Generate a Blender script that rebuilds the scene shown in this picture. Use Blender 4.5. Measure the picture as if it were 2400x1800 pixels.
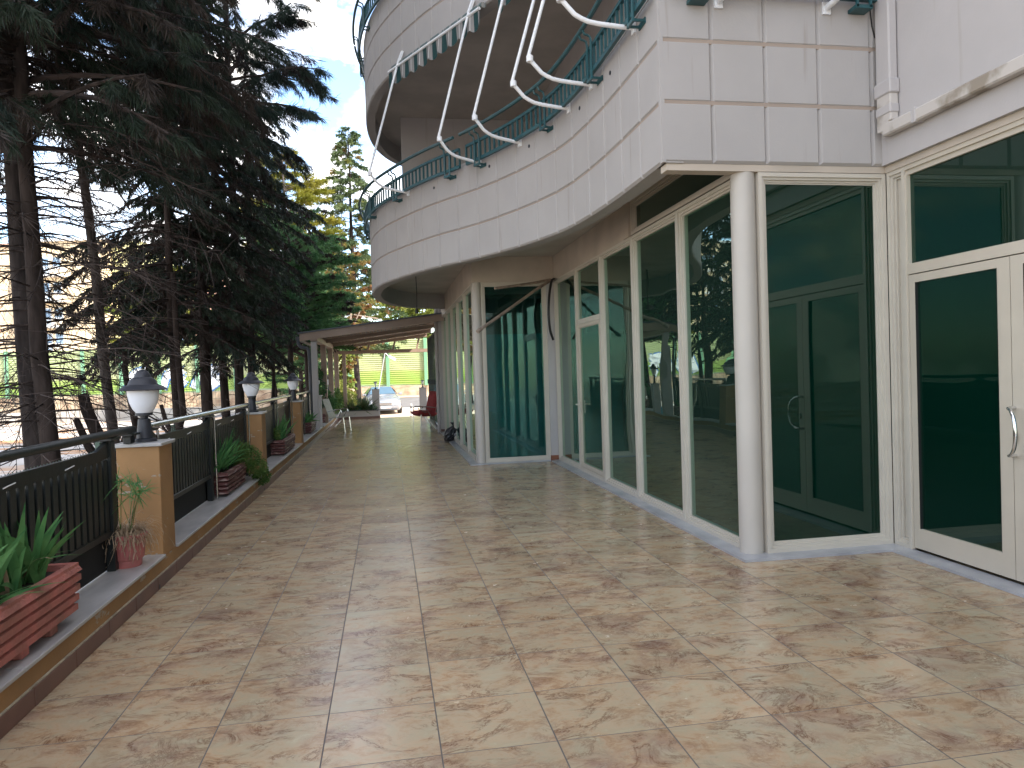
import bpy, math, random
import numpy as np
from mathutils import Vector, Matrix
R_=math.radians
S=bpy.context.scene
for o in list(bpy.data.objects): bpy.data.objects.remove(o)
COL=S.collection
# ------------------------------------------------------------------ camera
YAW,PIT,ROL=0.170259,0.0179,-0.03202
def cam_axes():
    cy,sy=math.cos(YAW),math.sin(YAW)
    f=Vector((sy*math.cos(PIT),cy*math.cos(PIT),-math.sin(PIT)))
    r=Vector((cy,-sy,0)); u=r.cross(f)
    c,s=math.cos(ROL),math.sin(ROL)
    return c*r+s*u, -s*r+c*u, f
CR,CU,CF=cam_axes()
cd=bpy.data.cameras.new('camera'); cam=bpy.data.objects.new('camera',cd); COL.objects.link(cam)
M=Matrix.Identity(4)
for i in range(3):
    M[i][0]=CR[i]; M[i][1]=CU[i]; M[i][2]=-CF[i]
M.translation=Vector((0,0,1.61)); cam.matrix_world=M
cd.sensor_width=36; cd.lens=36*1700.2/2400; cd.clip_start=.05; cd.clip_end=2000
S.camera=cam
# ------------------------------------------------------------------ world, sun, exposure
SUN=Vector((.60,-.52,.60)).normalized()
SUN_EL=math.asin(SUN.z); SUN_AZ=math.atan2(SUN.x,SUN.y)
w=bpy.data.worlds.new('World'); S.world=w; w.use_nodes=True
nt=w.node_tree; nt.nodes.clear()
def wn(t,**k):
    n=nt.nodes.new(t)
    for a,b in k.items(): setattr(n,a,b)
    return n
sky=wn('ShaderNodeTexSky',sky_type='NISHITA'); sky.sun_disc=False; sky.sun_elevation=SUN_EL; sky.sun_rotation=SUN_AZ
sky.dust_density=.6; sky.ozone_density=2.5
tc=wn('ShaderNodeTexCoord')
mp=wn('ShaderNodeMapping'); mp.inputs['Scale'].default_value=(1,1,1.5); mp.inputs['Location'].default_value=(.9,.55,.3)
nz=wn('ShaderNodeTexNoise'); nz.inputs['Scale'].default_value=5.6; nz.inputs['Detail'].default_value=9; nz.inputs['Roughness'].default_value=.56
rp=wn('ShaderNodeValToRGB'); rp.color_ramp.elements[0].position=.45; rp.color_ramp.elements[1].position=.58
nz2=wn('ShaderNodeTexNoise'); nz2.inputs['Scale'].default_value=11; nz2.inputs['Detail'].default_value=6
rp2=wn('ShaderNodeValToRGB'); rp2.color_ramp.elements[0].position=.36; rp2.color_ramp.elements[1].position=.60; rp2.color_ramp.elements[0].color=(3.2,3.15,3.3,1); rp2.color_ramp.elements[1].color=(7.6,7.0,6.2,1)
mx=wn('ShaderNodeMixRGB'); bg=wn('ShaderNodeBackground'); bg.inputs['Strength'].default_value=.15; ow=wn('ShaderNodeOutputWorld')
L=nt.links.new
L(tc.outputs['Generated'],mp.inputs['Vector']); L(mp.outputs[0],nz.inputs['Vector']); L(mp.outputs[0],nz2.inputs['Vector'])
L(nz.outputs['Fac'],rp.inputs[0]); L(nz2.outputs['Fac'],rp2.inputs[0]); L(rp.outputs[0],mx.inputs[0])
L(sky.outputs[0],mx.inputs[1]); L(rp2.outputs[0],mx.inputs[2]); L(mx.outputs[0],bg.inputs[0]); L(bg.outputs[0],ow.inputs[0])
sd=bpy.data.lights.new('sun','SUN'); sd.energy=2.9; sd.angle=R_(.5); sd.color=(1,.93,.82)
so=bpy.data.objects.new('sun',sd); COL.objects.link(so); so.rotation_euler=(-SUN).to_track_quat('-Z','Y').to_euler()
S.view_settings.view_transform='Standard'; S.view_settings.look='None'; S.view_settings.gamma=1; S.view_settings.exposure=1.95
try:
    S.cycles.max_bounces=8; S.cycles.transparent_max_bounces=16; S.cycles.diffuse_bounces=4; S.cycles.glossy_bounces=4
    S.cycles.sample_clamp_indirect=6
except Exception: pass
# ------------------------------------------------------------------ helpers
class MB:
    def __init__(s): s.v=[]; s.f=[]; s.n=0
    def add(s,vs,fs):
        b=len(s.v); s.v+= [tuple(q) for q in vs]; s.f+=[tuple(b+i for i in f) for f in fs]; return s
    def box(s,x0,x1,y0,y1,z0,z1):
        return s.add([(x0,y0,z0),(x1,y0,z0),(x1,y1,z0),(x0,y1,z0),(x0,y0,z1),(x1,y0,z1),(x1,y1,z1),(x0,y1,z1)],
            [(0,3,2,1),(4,5,6,7),(0,1,5,4),(1,2,6,5),(2,3,7,6),(3,0,4,7)])
    def cbox(s,x0,x1,y0,y1,z0,z1,c=.01):
        # box with chamfered edges
        xs=(x0,x1); ys=(y0,y1); zs=(z0,z1); V=[];idx={}
        for i in (0,1):
            for j in (0,1):
                for k in (0,1):
                    sx=c if i==0 else -c; sy=c if j==0 else -c; sz=c if k==0 else -c
                    for a,p in enumerate([(xs[i],ys[j]+sy,zs[k]+sz),(xs[i]+sx,ys[j],zs[k]+sz),(xs[i]+sx,ys[j]+sy,zs[k])]):
                        idx[(i,j,k,a)]=len(V); V.append(p)
        F=[]
        for i in (0,1): F.append([idx[(i,0,0,0)],idx[(i,1,0,0)],idx[(i,1,1,0)],idx[(i,0,1,0)]])
        for j in (0,1): F.append([idx[(0,j,0,1)],idx[(1,j,0,1)],idx[(1,j,1,1)],idx[(0,j,1,1)]])
        for k in (0,1): F.append([idx[(0,0,k,2)],idx[(1,0,k,2)],idx[(1,1,k,2)],idx[(0,1,k,2)]])
        for i in (0,1):
            for j in (0,1): F.append([idx[(i,j,0,0)],idx[(i,j,1,0)],idx[(i,j,1,1)],idx[(i,j,0,1)]])
        for i in (0,1):
            for k in (0,1): F.append([idx[(i,0,k,0)],idx[(i,1,k,0)],idx[(i,1,k,2)],idx[(i,0,k,2)]])
        for j in (0,1):
            for k in (0,1): F.append([idx[(0,j,k,1)],idx[(1,j,k,1)],idx[(1,j,k,2)],idx[(0,j,k,2)]])
        for i in (0,1):
            for j in (0,1):
                for k in (0,1): F.append([idx[(i,j,k,a)] for a in range(3)])
        return s.add(V,F)
    def obox(s,c,u,v,w):
        c=Vector(c);u=Vector(u);v=Vector(v);w=Vector(w)
        V=[c+a*u+b*v+d*w for d in (-1,1) for b in (-1,1) for a in (-1,1)]
        return s.add(V,[(0,2,3,1),(4,5,7,6),(0,1,5,4),(1,3,7,5),(3,2,6,7),(2,0,4,6)])
    def bar(s,a,b,w,h,up=(0,0,1)):
        a=Vector(a);b=Vector(b); d=b-a; l=d.length; d.normalize(); up=Vector(up)
        if abs(d.dot(up))>.98: up=Vector((0,1,0))
        x=d.cross(up).normalized(); y=x.cross(d)
        return s.obox((a+b)/2,x*w/2,d*l/2,y*h/2)
    def tube(s,P,r,n=8,cap=True):
        P=[Vector(p) for p in P]; m=len(P); rs=r if isinstance(r,(list,tuple)) else [r]*m
        up=Vector((0,0,1)); rings=[]; px=None
        for i,p in enumerate(P):
            d=(P[min(i+1,m-1)]-P[max(i-1,0)])
            if d.length<1e-9: d=Vector((0,0,1))
            d.normalize()
            if px is None:
                a=up if abs(d.z)<.95 else Vector((0,1,0)); px=d.cross(a).normalized()
            else:
                px=(px-d*px.dot(d)); px.normalize()
            py=d.cross(px); rings.append([p+rs[i]*(math.cos(2*math.pi*k/n)*px+math.sin(2*math.pi*k/n)*py) for k in range(n)])
        V=[q for rg in rings for q in rg]; F=[]
        for i in range(m-1):
            for k in range(n):
                a=i*n+k;b=i*n+(k+1)%n; F.append((a,b,b+n,a+n))
        if cap: F.append(tuple(range(n))[::-1]); F.append(tuple((m-1)*n+k for k in range(n)))
        return s.add(V,F)
    def lathe(s,prof,c=(0,0,0),n=24,sq=None,cap=True):
        V=[];F=[]
        for r,z in prof:
            for k in range(n):
                a=2*math.pi*k/n
                V.append((c[0]+r*math.cos(a),c[1]+r*math.sin(a),c[2]+z))
        m=len(prof)
        for i in range(m-1):
            for k in range(n):
                a=i*n+k;b=i*n+(k+1)%n; F.append((a,b,b+n,a+n))
        if cap: F.append(tuple(range(n))[::-1]); F.append(tuple((m-1)*n+k for k in range(n)))
        return s.add(V,F)
    def prism(s,poly,z0,z1):
        n=len(poly); V=[(x,y,z0) for x,y in poly]+[(x,y,z1) for x,y in poly]
        F=[tuple(range(n))[::-1],tuple(range(n,2*n))]+[(i,(i+1)%n,(i+1)%n+n,i+n) for i in range(n)]
        return s.add(V,F)
    def band(s,A,B,z0,z1):
        # wall between two equal-length polylines A (outer) and B (inner)
        n=len(A); V=[(x,y,z) for z in (z0,z1) for P in (A,B) for x,y in P]
        F=[]; q=lambda t,i,k:(t*2+k)*n+i
        for i in range(n-1):
            F+= [(q(0,i,0),q(0,i+1,0),q(1,i+1,0),q(1,i,0)),(q(0,i+1,1),q(0,i,1),q(1,i,1),q(1,i+1,1)),
                 (q(0,i,1),q(0,i+1,1),q(0,i+1,0),q(0,i,0)),(q(1,i,0),q(1,i+1,0),q(1,i+1,1),q(1,i,1))]
        F+=[(q(0,0,0),q(1,0,0),q(1,0,1),q(0,0,1)),(q(0,n-1,1),q(1,n-1,1),q(1,n-1,0),q(0,n-1,0))]
        return s.add(V,F)
    def build(s,name,mat,parent=None,smooth=False,fix=True):
        me=bpy.data.meshes.new(name); me.from_pydata(s.v,[],s.f); me.materials.append(mat)
        if fix:
            import bmesh
            bm=bmesh.new(); bm.from_mesh(me); bmesh.ops.recalc_face_normals(bm,faces=bm.faces); bm.to_mesh(me); bm.free()
        if smooth:
            me.polygons.foreach_set('use_smooth',[True]*len(me.polygons))
            try: me.set_sharp_from_angle(angle=R_(40))
            except Exception: pass
        o=bpy.data.objects.new(name,me); COL.objects.link(o)
        if parent: setpar(o,parent)
        return o
def wm(o):
    m=Matrix.LocRotScale(o.location,o.rotation_euler.to_quaternion(),o.scale)
    return (wm(o.parent)@o.matrix_parent_inverse@m) if o.parent else m
def setpar(o,p):
    o.parent=p; o.matrix_parent_inverse=wm(p).inverted()
def tag(o,label=None,cat=None,group=None,kind=None):
    if label: o['label']=label
    if cat: o['category']=cat
    if group: o['group']=group
    if kind: o['kind']=kind
    return o
def thing(name,label,cat,loc=(0,0,0),group=None,rz=0):
    o=bpy.data.objects.new(name,None); o.empty_display_size=.1; COL.objects.link(o); o.location=loc; o.rotation_euler=(0,0,rz)
    return tag(o,label,cat,group)
def copy_tree(o,parent=None):
    c=o.copy(); COL.objects.link(c); c.parent=parent
    for ch in list(o.children): copy_tree(ch,c)
    return c
def npmesh(name,V,F,mat,parent=None,smooth=False):
    V=np.asarray(V,np.float32).reshape(-1,3); F=np.asarray(F,np.int32); k=F.shape[1]
    me=bpy.data.meshes.new(name); me.vertices.add(len(V)); me.vertices.foreach_set('co',V.ravel())
    me.loops.add(F.size); me.loops.foreach_set('vertex_index',F.ravel())
    me.polygons.add(len(F)); me.polygons.foreach_set('loop_start',np.arange(len(F),dtype=np.int32)*k)
    try: me.polygons.foreach_set('loop_total',np.full(len(F),k,np.int32))
    except Exception: pass
    me.materials.append(mat); me.update(calc_edges=True); me.validate()
    o=bpy.data.objects.new(name,me); COL.objects.link(o)
    if parent: setpar(o,parent)
    return o
# ------------------------------------------------------------------ materials
def mat(name,base=(.5,.5,.5),rough=.6,metal=0,spec=.5,var=0,scale=6,bump=0,bscale=30,streak=0,coat=0,trans=0,col2=None,detail=5,lo=.35,hi=.65,coords='Object',stretch=(1,1,1)):
    m=bpy.data.materials.new(name); m.use_nodes=True; t=m.node_tree; b=t.nodes['Principled BSDF']; l=t.links.new
    b.inputs['Base Color'].default_value=(*base,1); b.inputs['Roughness'].default_value=rough; b.inputs['Metallic'].default_value=metal
    b.inputs['Specular IOR Level'].default_value=spec; b.inputs['Coat Weight'].default_value=coat
    tcn=t.nodes.new('ShaderNodeTexCoord'); mpn=t.nodes.new('ShaderNodeMapping'); mpn.inputs['Scale'].default_value=stretch
    l(tcn.outputs[coords],mpn.inputs[0]); last=None
    if var or col2:
        n=t.nodes.new('ShaderNodeTexNoise'); n.inputs['Scale'].default_value=scale; n.inputs['Detail'].default_value=detail; l(mpn.outputs[0],n.inputs['Vector'])
        r=t.nodes.new('ShaderNodeValToRGB'); r.color_ramp.elements[0].position=lo; r.color_ramp.elements[1].position=hi
        c2=col2 or tuple(c*(1-var) for c in base); r.color_ramp.elements[0].color=(*c2,1); r.color_ramp.elements[1].color=(*base,1)
        l(n.outputs['Fac'],r.inputs[0]); last=r.outputs[0]
    if streak:
        mp2=t.nodes.new('ShaderNodeMapping'); mp2.inputs['Scale'].default_value=(5,5,.35); l(tcn.outputs['Object'],mp2.inputs[0])
        n=t.nodes.new('ShaderNodeTexNoise'); n.inputs['Scale'].default_value=2.2; n.inputs['Detail'].default_value=7; l(mp2.outputs[0],n.inputs['Vector'])
        r=t.nodes.new('ShaderNodeValToRGB'); r.color_ramp.elements[0].position=.24; r.color_ramp.elements[1].position=.37
        g=1-streak; r.color_ramp.elements[0].color=(g*.97,g*.94,g*.88,1); r.color_ramp.elements[1].color=(1,1,1,1); l(n.outputs['Fac'],r.inputs[0])
        x=t.nodes.new('ShaderNodeMixRGB'); x.blend_type='MULTIPLY'; x.inputs[0].default_value=1
        if last: l(last,x.inputs[1])
        else: x.inputs[1].default_value=(*base,1)
        l(r.outputs[0],x.inputs[2]); last=x.outputs[0]
    if last: l(last,b.inputs['Base Color'])
    if bump:
        n=t.nodes.new('ShaderNodeTexNoise'); n.inputs['Scale'].default_value=bscale; n.inputs['Detail'].default_value=6; l(mpn.outputs[0],n.inputs['Vector'])
        q=t.nodes.new('ShaderNodeBump'); q.inputs['Strength'].default_value=bump; q.inputs['Distance'].default_value=.02; l(n.outputs['Fac'],q.inputs['Height']); l(q.outputs[0],b.inputs['Normal'])
    m['b']=1
    return m
def leafmat(name,c1,c2,trl=.35,rough=.55,scale=1.5):
    m=bpy.data.materials.new(name); m.use_nodes=True; t=m.node_tree; b=t.nodes['Principled BSDF']; l=t.links.new
    tcn=t.nodes.new('ShaderNodeTexCoord'); n=t.nodes.new('ShaderNodeTexNoise'); n.inputs['Scale'].default_value=scale; n.inputs['Detail'].default_value=4
    l(tcn.outputs['Object'],n.inputs['Vector']); r=t.nodes.new('ShaderNodeValToRGB'); r.color_ramp.elements[0].position=.38; r.color_ramp.elements[1].position=.62
    r.color_ramp.elements[0].color=(*c1,1); r.color_ramp.elements[1].color=(*c2,1); l(n.outputs['Fac'],r.inputs[0])
    b.inputs['Roughness'].default_value=rough; b.inputs['Specular IOR Level'].default_value=.25; l(r.outputs[0],b.inputs['Base Color'])
    tr=t.nodes.new('ShaderNodeBsdfTranslucent'); l(r.outputs[0],tr.inputs[0]); mx=t.nodes.new('ShaderNodeMixShader'); mx.inputs[0].default_value=trl
    l(b.outputs[0],mx.inputs[1]); l(tr.outputs[0],mx.inputs[2]); l(mx.outputs[0],t.nodes['Material Output'].inputs[0])
    return m
def glassmat(name,tint,refl=.0,rough=.0,ior=1.5,wave=.0,body=(.03,.09,.06),bw=.10):
    m=bpy.data.materials.new(name); m.use_nodes=True; t=m.node_tree; t.nodes.clear(); l=t.links.new
    o=t.nodes.new('ShaderNodeOutputMaterial'); mx=t.nodes.new('ShaderNodeMixShader'); tr=t.nodes.new('ShaderNodeBsdfTransparent'); g=t.nodes.new('ShaderNodeBsdfGlossy')
    tr.inputs[0].default_value=(*tint,1); g.inputs['Roughness'].default_value=rough; g.inputs[0].default_value=(.80,1,.90,1)
    df=t.nodes.new('ShaderNodeBsdfDiffuse'); df.inputs[0].default_value=(*body,1); mb_=t.nodes.new('ShaderNodeMixShader'); mb_.inputs[0].default_value=bw
    l(tr.outputs[0],mb_.inputs[1]); l(df.outputs[0],mb_.inputs[2])
    f=t.nodes.new('ShaderNodeFresnel'); f.inputs[0].default_value=ior; a=t.nodes.new('ShaderNodeMath'); a.operation='MULTIPLY_ADD'; a.inputs[1].default_value=1.25; a.inputs[2].default_value=refl; a.use_clamp=True
    l(f.outputs[0],a.inputs[0]); l(a.outputs[0],mx.inputs[0]); l(mb_.outputs[0],mx.inputs[1]); l(g.outputs[0],mx.inputs[2]); l(mx.outputs[0],o.inputs[0])
    if wave:
        n=t.nodes.new('ShaderNodeTexNoise'); n.inputs['Scale'].default_value=1.3; n.inputs['Detail'].default_value=1; q=t.nodes.new('ShaderNodeBump'); q.inputs['Strength'].default_value=wave; q.inputs['Distance'].default_value=.01
        tcn=t.nodes.new('ShaderNodeTexCoord'); l(tcn.outputs['Object'],n.inputs['Vector']); l(n.outputs['Fac'],q.inputs['Height']); l(q.outputs[0],g.inputs['Normal'])
    return m
# floor tiles: joints in the tile grid, per-tile stone pattern
def tilemat():
    m=bpy.data.materials.new('terrace_tiles'); m.use_nodes=True; t=m.node_tree; b=t.nodes['Principled BSDF']; l=t.links.new; N=t.nodes.new
    tcn=N('ShaderNodeTexCoord'); sep=N('ShaderNodeSeparateXYZ'); l(tcn.outputs['Object'],sep.inputs[0])
    def math_(op,a,bv=None,cv=None,clamp=False):
        n=N('ShaderNodeMath'); n.operation=op; n.use_clamp=clamp
        for i,v in enumerate((a,bv,cv)):
            if v is None: continue
            if hasattr(v,'links') or hasattr(v,'is_linked'): l(v,n.inputs[i])
            else: n.inputs[i].default_value=v
        return n.outputs[0]
    W=.5011; Hh=.4980
    u=math_('DIVIDE',math_('SUBTRACT',sep.outputs[0],.1732),W); v=math_('DIVIDE',math_('SUBTRACT',sep.outputs[1],3.5462),Hh)
    fu=math_('FRACT',u); fv=math_('FRACT',v); iu=math_('FLOOR',u); iv=math_('FLOOR',v)
    du=math_('ABSOLUTE',math_('SUBTRACT',fu,.5)); dv=math_('ABSOLUTE',math_('SUBTRACT',fv,.5))
    ju=math_('GREATER_THAN',du,.4938); jv=math_('GREATER_THAN',dv,.4955); joint=math_('MAXIMUM',ju,jv)
    cmb=N('ShaderNodeCombineXYZ'); l(iu,cmb.inputs[0]); l(iv,cmb.inputs[1])
    wn_=N('ShaderNodeTexWhiteNoise'); wn_.noise_dimensions='2D'; l(cmb.outputs[0],wn_.inputs['Vector'])
    # quarter the pattern into a few print variants, as printed tiles repeat
    q=math_('FLOOR',math_('MULTIPLY',wn_.outputs['Value'],41))
    off=N('ShaderNodeCombineXYZ'); l(math_('MULTIPLY',q,7.31),off.inputs[0]); l(math_('MULTIPLY',q,3.17),off.inputs[1]); l(math_('MULTIPLY',q,1.9),off.inputs[2])
    loc=N('ShaderNodeCombineXYZ'); l(fu,loc.inputs[0]); l(math_('MULTIPLY',fv,1.0),loc.inputs[1])
    ad=N('ShaderNodeVectorMath'); ad.operation='ADD'; l(loc.outputs[0],ad.inputs[0]); l(off.outputs[0],ad.inputs[1])
    st=N('ShaderNodeMapping'); st.inputs['Scale'].default_value=(1,1.35,1); st.inputs['Rotation'].default_value=(0,0,.35); l(ad.outputs[0],st.inputs[0])
    def noise(sc,det,ro=.55,dist=0,vec=st.outputs[0]):
        n=N('ShaderNodeTexNoise'); n.inputs['Scale'].default_value=sc; n.inputs['Detail'].default_value=det; n.inputs['Roughness'].default_value=ro; n.inputs['Distortion'].default_value=dist; l(vec,n.inputs['Vector']); return n
    n1=noise(3.2,14,.74,.45); r1=N('ShaderNodeValToRGB'); e=r1.color_ramp.elements
    e[0].position=.30; e[0].color=(.33,.215,.14,1); e[1].position=.74; e[1].color=(.56,.49,.36,1)
    for p,c in ((.38,(.405,.285,.19,1)),(.45,(.465,.345,.235,1)),(.51,(.50,.395,.28,1)),(.57,(.45,.375,.265,1)),(.64,(.48,.42,.305,1))):
        x=e.new(p); x.color=c
    l(n1.outputs['Fac'],r1.inputs[0])
    # pinkish and pale veils
    cn=noise(.95,3,.5,.4); clus=math_('MULTIPLY',math_('SUBTRACT',cn.outputs['Fac'],.47),6,None,True)
    gn2=noise(1.3,6,.6,.3); gg=math_('MULTIPLY',math_('SUBTRACT',gn2.outputs['Fac'],.46),4,None,True)
    m0=N('ShaderNodeMixRGB'); l(math_('MULTIPLY',gg,.55),m0.inputs[0]); l(r1.outputs[0],m0.inputs[1]); m0.inputs[2].default_value=(.43,.40,.30,1)
    n2=noise(2.0,10,.66,.5); r2=N('ShaderNodeValToRGB'); r2.color_ramp.elements[0].position=.44; r2.color_ramp.elements[1].position=.60; l(n2.outputs['Fac'],r2.inputs[0])
    m1=N('ShaderNodeMixRGB'); l(math_('MULTIPLY',math_('MULTIPLY',r2.outputs[0],clus),.62),m1.inputs[0]); l(m0.outputs[0],m1.inputs[1]); m1.inputs[2].default_value=(.27,.175,.15,1)
    n3=noise(4.5,14,.76,.5); r3=N('ShaderNodeValToRGB'); r3.color_ramp.elements[0].position=.58; r3.color_ramp.elements[1].position=.72; l(n3.outputs['Fac'],r3.inputs[0])
    m2=N('ShaderNodeMixRGB'); l(math_('MULTIPLY',r3.outputs[0],.35),m2.inputs[0]); l(m1.outputs[0],m2.inputs[1]); m2.inputs[2].default_value=(.58,.53,.43,1)
    # veins
    n4=noise(1.5,12,.72,1.2); av=math_('ABSOLUTE',math_('SUBTRACT',n4.outputs['Fac'],.5)); vein=math_('SUBTRACT',1,math_('MULTIPLY',av,38),None,True)
    n5=noise(2.0,3); gate=math_('MAXIMUM',math_('MULTIPLY',math_('SUBTRACT',n5.outputs['Fac'],.45),7,None,True),math_('MULTIPLY',clus,.8))
    m3=N('ShaderNodeMixRGB'); n6=noise(3.2,12,.72,1.2); v2=math_('SUBTRACT',1,math_('MULTIPLY',math_('ABSOLUTE',math_('SUBTRACT',n6.outputs['Fac'],.5)),30),None,True)
    n7=noise(2.6,2); g2=math_('MULTIPLY',clus,math_('MULTIPLY',math_('SUBTRACT',n7.outputs['Fac'],.45),8,None,True))
    vv=math_('MAXIMUM',math_('MULTIPLY',math_('MULTIPLY',vein,gate),.85),math_('MULTIPLY',math_('MULTIPLY',v2,g2),.6)); halo=math_('MULTIPLY',math_('MULTIPLY',math_('SUBTRACT',1,math_('MULTIPLY',av,16),None,True),gate),.38); vv=math_('MAXIMUM',vv,halo); l(vv,m3.inputs[0]); l(m2.outputs[0],m3.inputs[1]); m3.inputs[2].default_value=(.14,.068,.045,1)
    # tile to tile tone and dust over the whole floor
    hsv=N('ShaderNodeHueSaturation'); l(m3.outputs[0],hsv.inputs['Color']); l(math_('MULTIPLY_ADD',wn_.outputs['Value'],.14,.80),hsv.inputs['Value']); hsv.inputs['Saturation'].default_value=1.18
    gn=noise(.8,5,.6,0,tcn.outputs['Object']); gd=math_('MULTIPLY_ADD',gn.outputs['Fac'],.35,.83)
    m4=N('ShaderNodeMixRGB'); m4.blend_type='MULTIPLY'; m4.inputs[0].default_value=1; l(hsv.outputs[0],m4.inputs[1])
    cg=N('ShaderNodeCombineXYZ'); l(gd,cg.inputs[0]); l(gd,cg.inputs[1]); l(gd,cg.inputs[2]); l(cg.outputs[0],m4.inputs[2])
    m5=N('ShaderNodeMixRGB'); l(joint,m5.inputs[0]); l(m4.outputs[0],m5.inputs[1]); m5.inputs[2].default_value=(.10,.088,.082,1)
    l(m5.outputs[0],b.inputs['Base Color'])
    rn=noise(9,5,.6,0,tcn.outputs['Object']); l(math_('ADD',math_('MULTIPLY_ADD',rn.outputs['Fac'],.18,.15),math_('MULTIPLY',joint,.5)),b.inputs['Roughness'])
    b.inputs['Specular IOR Level'].default_value=.5
    bu=N('ShaderNodeBump'); bu.inputs['Strength'].default_value=.35; bu.inputs['Distance'].default_value=.004
    wv=noise(6,3,.5,0,st.outputs[0]); l(math_('SUBTRACT',math_('MULTIPLY',wv.outputs['Fac'],.5),joint),bu.inputs['Height']); l(bu.outputs[0],b.inputs['Normal'])
    return m
def paintmat():
    # ochre wall paint, flaking to pale plaster near the foot
    m=mat('ochre_paint',(.36,.20,.080),.75,col2=(.27,.150,.062),scale=2.5,bump=.15,bscale=60); t=m.node_tree; l=t.links.new; b=t.nodes['Principled BSDF']
    src=b.inputs['Base Color'].links[0].from_socket; tcn=t.nodes.new('ShaderNodeTexCoord'); mp=t.nodes.new('ShaderNodeMapping'); mp.inputs['Scale'].default_value=(1,1,2.6); l(tcn.outputs['Object'],mp.inputs[0])
    n=t.nodes.new('ShaderNodeTexNoise'); n.inputs['Scale'].default_value=3.4; n.inputs['Detail'].default_value=10; n.inputs['Roughness'].default_value=.7; l(mp.outputs[0],n.inputs['Vector'])
    r=t.nodes.new('ShaderNodeValToRGB'); r.color_ramp.elements[0].position=.615; r.color_ramp.elements[1].position=.625; l(n.outputs['Fac'],r.inputs[0])
    x=t.nodes.new('ShaderNodeMixRGB'); l(r.outputs[0],x.inputs[0]); l(src,x.inputs[1]); x.inputs[2].default_value=(.34,.30,.24,1); l(x.outputs[0],b.inputs['Base Color'])
    return m
def groundmat():
    m=mat('lot_ground',(.52,.49,.46),.95,col2=(.36,.33,.30),scale=.6,bump=.5,bscale=12,detail=8); t=m.node_tree; l=t.links.new; b=t.nodes['Principled BSDF']
    src=b.inputs['Base Color'].links[0].from_socket; tcn=t.nodes.new('ShaderNodeTexCoord'); mp=t.nodes.new('ShaderNodeMapping'); mp.inputs['Scale'].default_value=(.12,.75,1); mp.inputs['Rotation'].default_value=(0,0,.17); l(tcn.outputs['Object'],mp.inputs[0])
    n=t.nodes.new('ShaderNodeTexNoise'); n.inputs['Scale'].default_value=1.1; n.inputs['Detail'].default_value=6; l(mp.outputs[0],n.inputs['Vector'])
    r=t.nodes.new('ShaderNodeValToRGB'); r.color_ramp.elements[0].position=.52; r.color_ramp.elements[1].position=.60; l(n.outputs['Fac'],r.inputs[0])
    x=t.nodes.new('ShaderNodeMixRGB'); l(r.outputs[0],x.inputs[0]); l(src,x.inputs[1]); x.inputs[2].default_value=(.40,.22,.11,1); l(x.outputs[0],b.inputs['Base Color'])
    return m
def barkmat(name,c1,c2):
    return mat(name,c1,.95,col2=c2,scale=9,bump=.9,bscale=14,stretch=(1,1,.25),spec=.15,coords='Object')
MT={}
MT['tile']=tilemat(); MT['ochre']=paintmat(); MT['ground']=groundmat()
MT['white']=mat('white_render',(.445,.418,.405),.85,var=.05,scale=3,streak=.10,bump=.08,bscale=50,spec=.3)
MT['panel']=mat('white_panel_render',(.395,.372,.355),.85,var=.05,scale=2.2,streak=.16,bump=.08,bscale=50,spec=.3)
MT['groove']=mat('groove_render',(.33,.265,.215),.9)
MT['soffit']=mat('soffit_paint',(.50,.455,.40),.9,var=.18,scale=1.6,bump=.05,spec=.2)
MT['cream']=mat('cream_wall',(.52,.45,.37),.9,var=.16,scale=2.0,spec=.2)
MT['alu']=mat('white_aluminium',(.52,.475,.40),.38,var=.05,scale=5,spec=.5)
MT['alu2']=mat('door_aluminium',(.50,.445,.36),.40,var=.05,scale=5,spec=.5)
MT['column']=mat('white_column_paint',(.46,.425,.375),.5,var=.05,scale=3)
MT['marble']=mat('grey_marble',(.46,.45,.44),.35,col2=(.33,.325,.32),scale=7,detail=9,stretch=(1,.35,1),spec=.5)
MT['sill']=mat('sill_marble',(.40,.40,.41),.3,col2=(.29,.295,.31),scale=4,detail=8)
MT['skirt']=mat('skirting_tile',(.17,.088,.066),.45,col2=(.125,.064,.050),scale=3)
MT['grout']=mat('pale_mortar',(.50,.44,.33),.9,var=.4,scale=14,detail=8)
MT['green_iron']=mat('green_painted_iron',(.010,.014,.014),.42,var=.3,scale=8,spec=.5,bump=.08)
MT['teal_iron']=mat('teal_painted_iron',(.018,.085,.095),.40,var=.25,scale=6)
MT['steel']=mat('polished_steel',(.55,.54,.50),.22,metal=1,var=.2,scale=10)
MT['chrome']=mat('chrome',(.72,.72,.72),.12,metal=1)
MT['black']=mat('black_metal',(.022,.024,.032),.5,var=.25,scale=6)
MT['globe']=mat('milk_glass',(.74,.76,.80),.22,spec=.6)
MT['darksheet']=mat('near_black_sheet',(.007,.008,.008),.8)
MT['pinkc']=mat('pink_concrete',(.46,.15,.125),.85,col2=(.28,.12,.09),scale=5,detail=9,bump=.5,bscale=45)
MT['dirtywhite']=mat('weathered_white_pipe',(.50,.46,.42),.8,col2=(.27,.23,.18),scale=4,detail=9,lo=.38,hi=.52)
MT['galv']=mat('dull_pole_paint',(.36,.37,.38),.6)
MT['rollcloth']=mat('rolled_green_grey_cloth',(.10,.14,.135),.9,col2=(.30,.29,.27),scale=3,stretch=(4,4,1),lo=.45,hi=.5)
MT['pinkworn']=mat('pink_concrete_worn',(.36,.14,.11),.85,col2=(.25,.16,.11),scale=7,detail=9,bump=.5,bscale=45)
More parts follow.
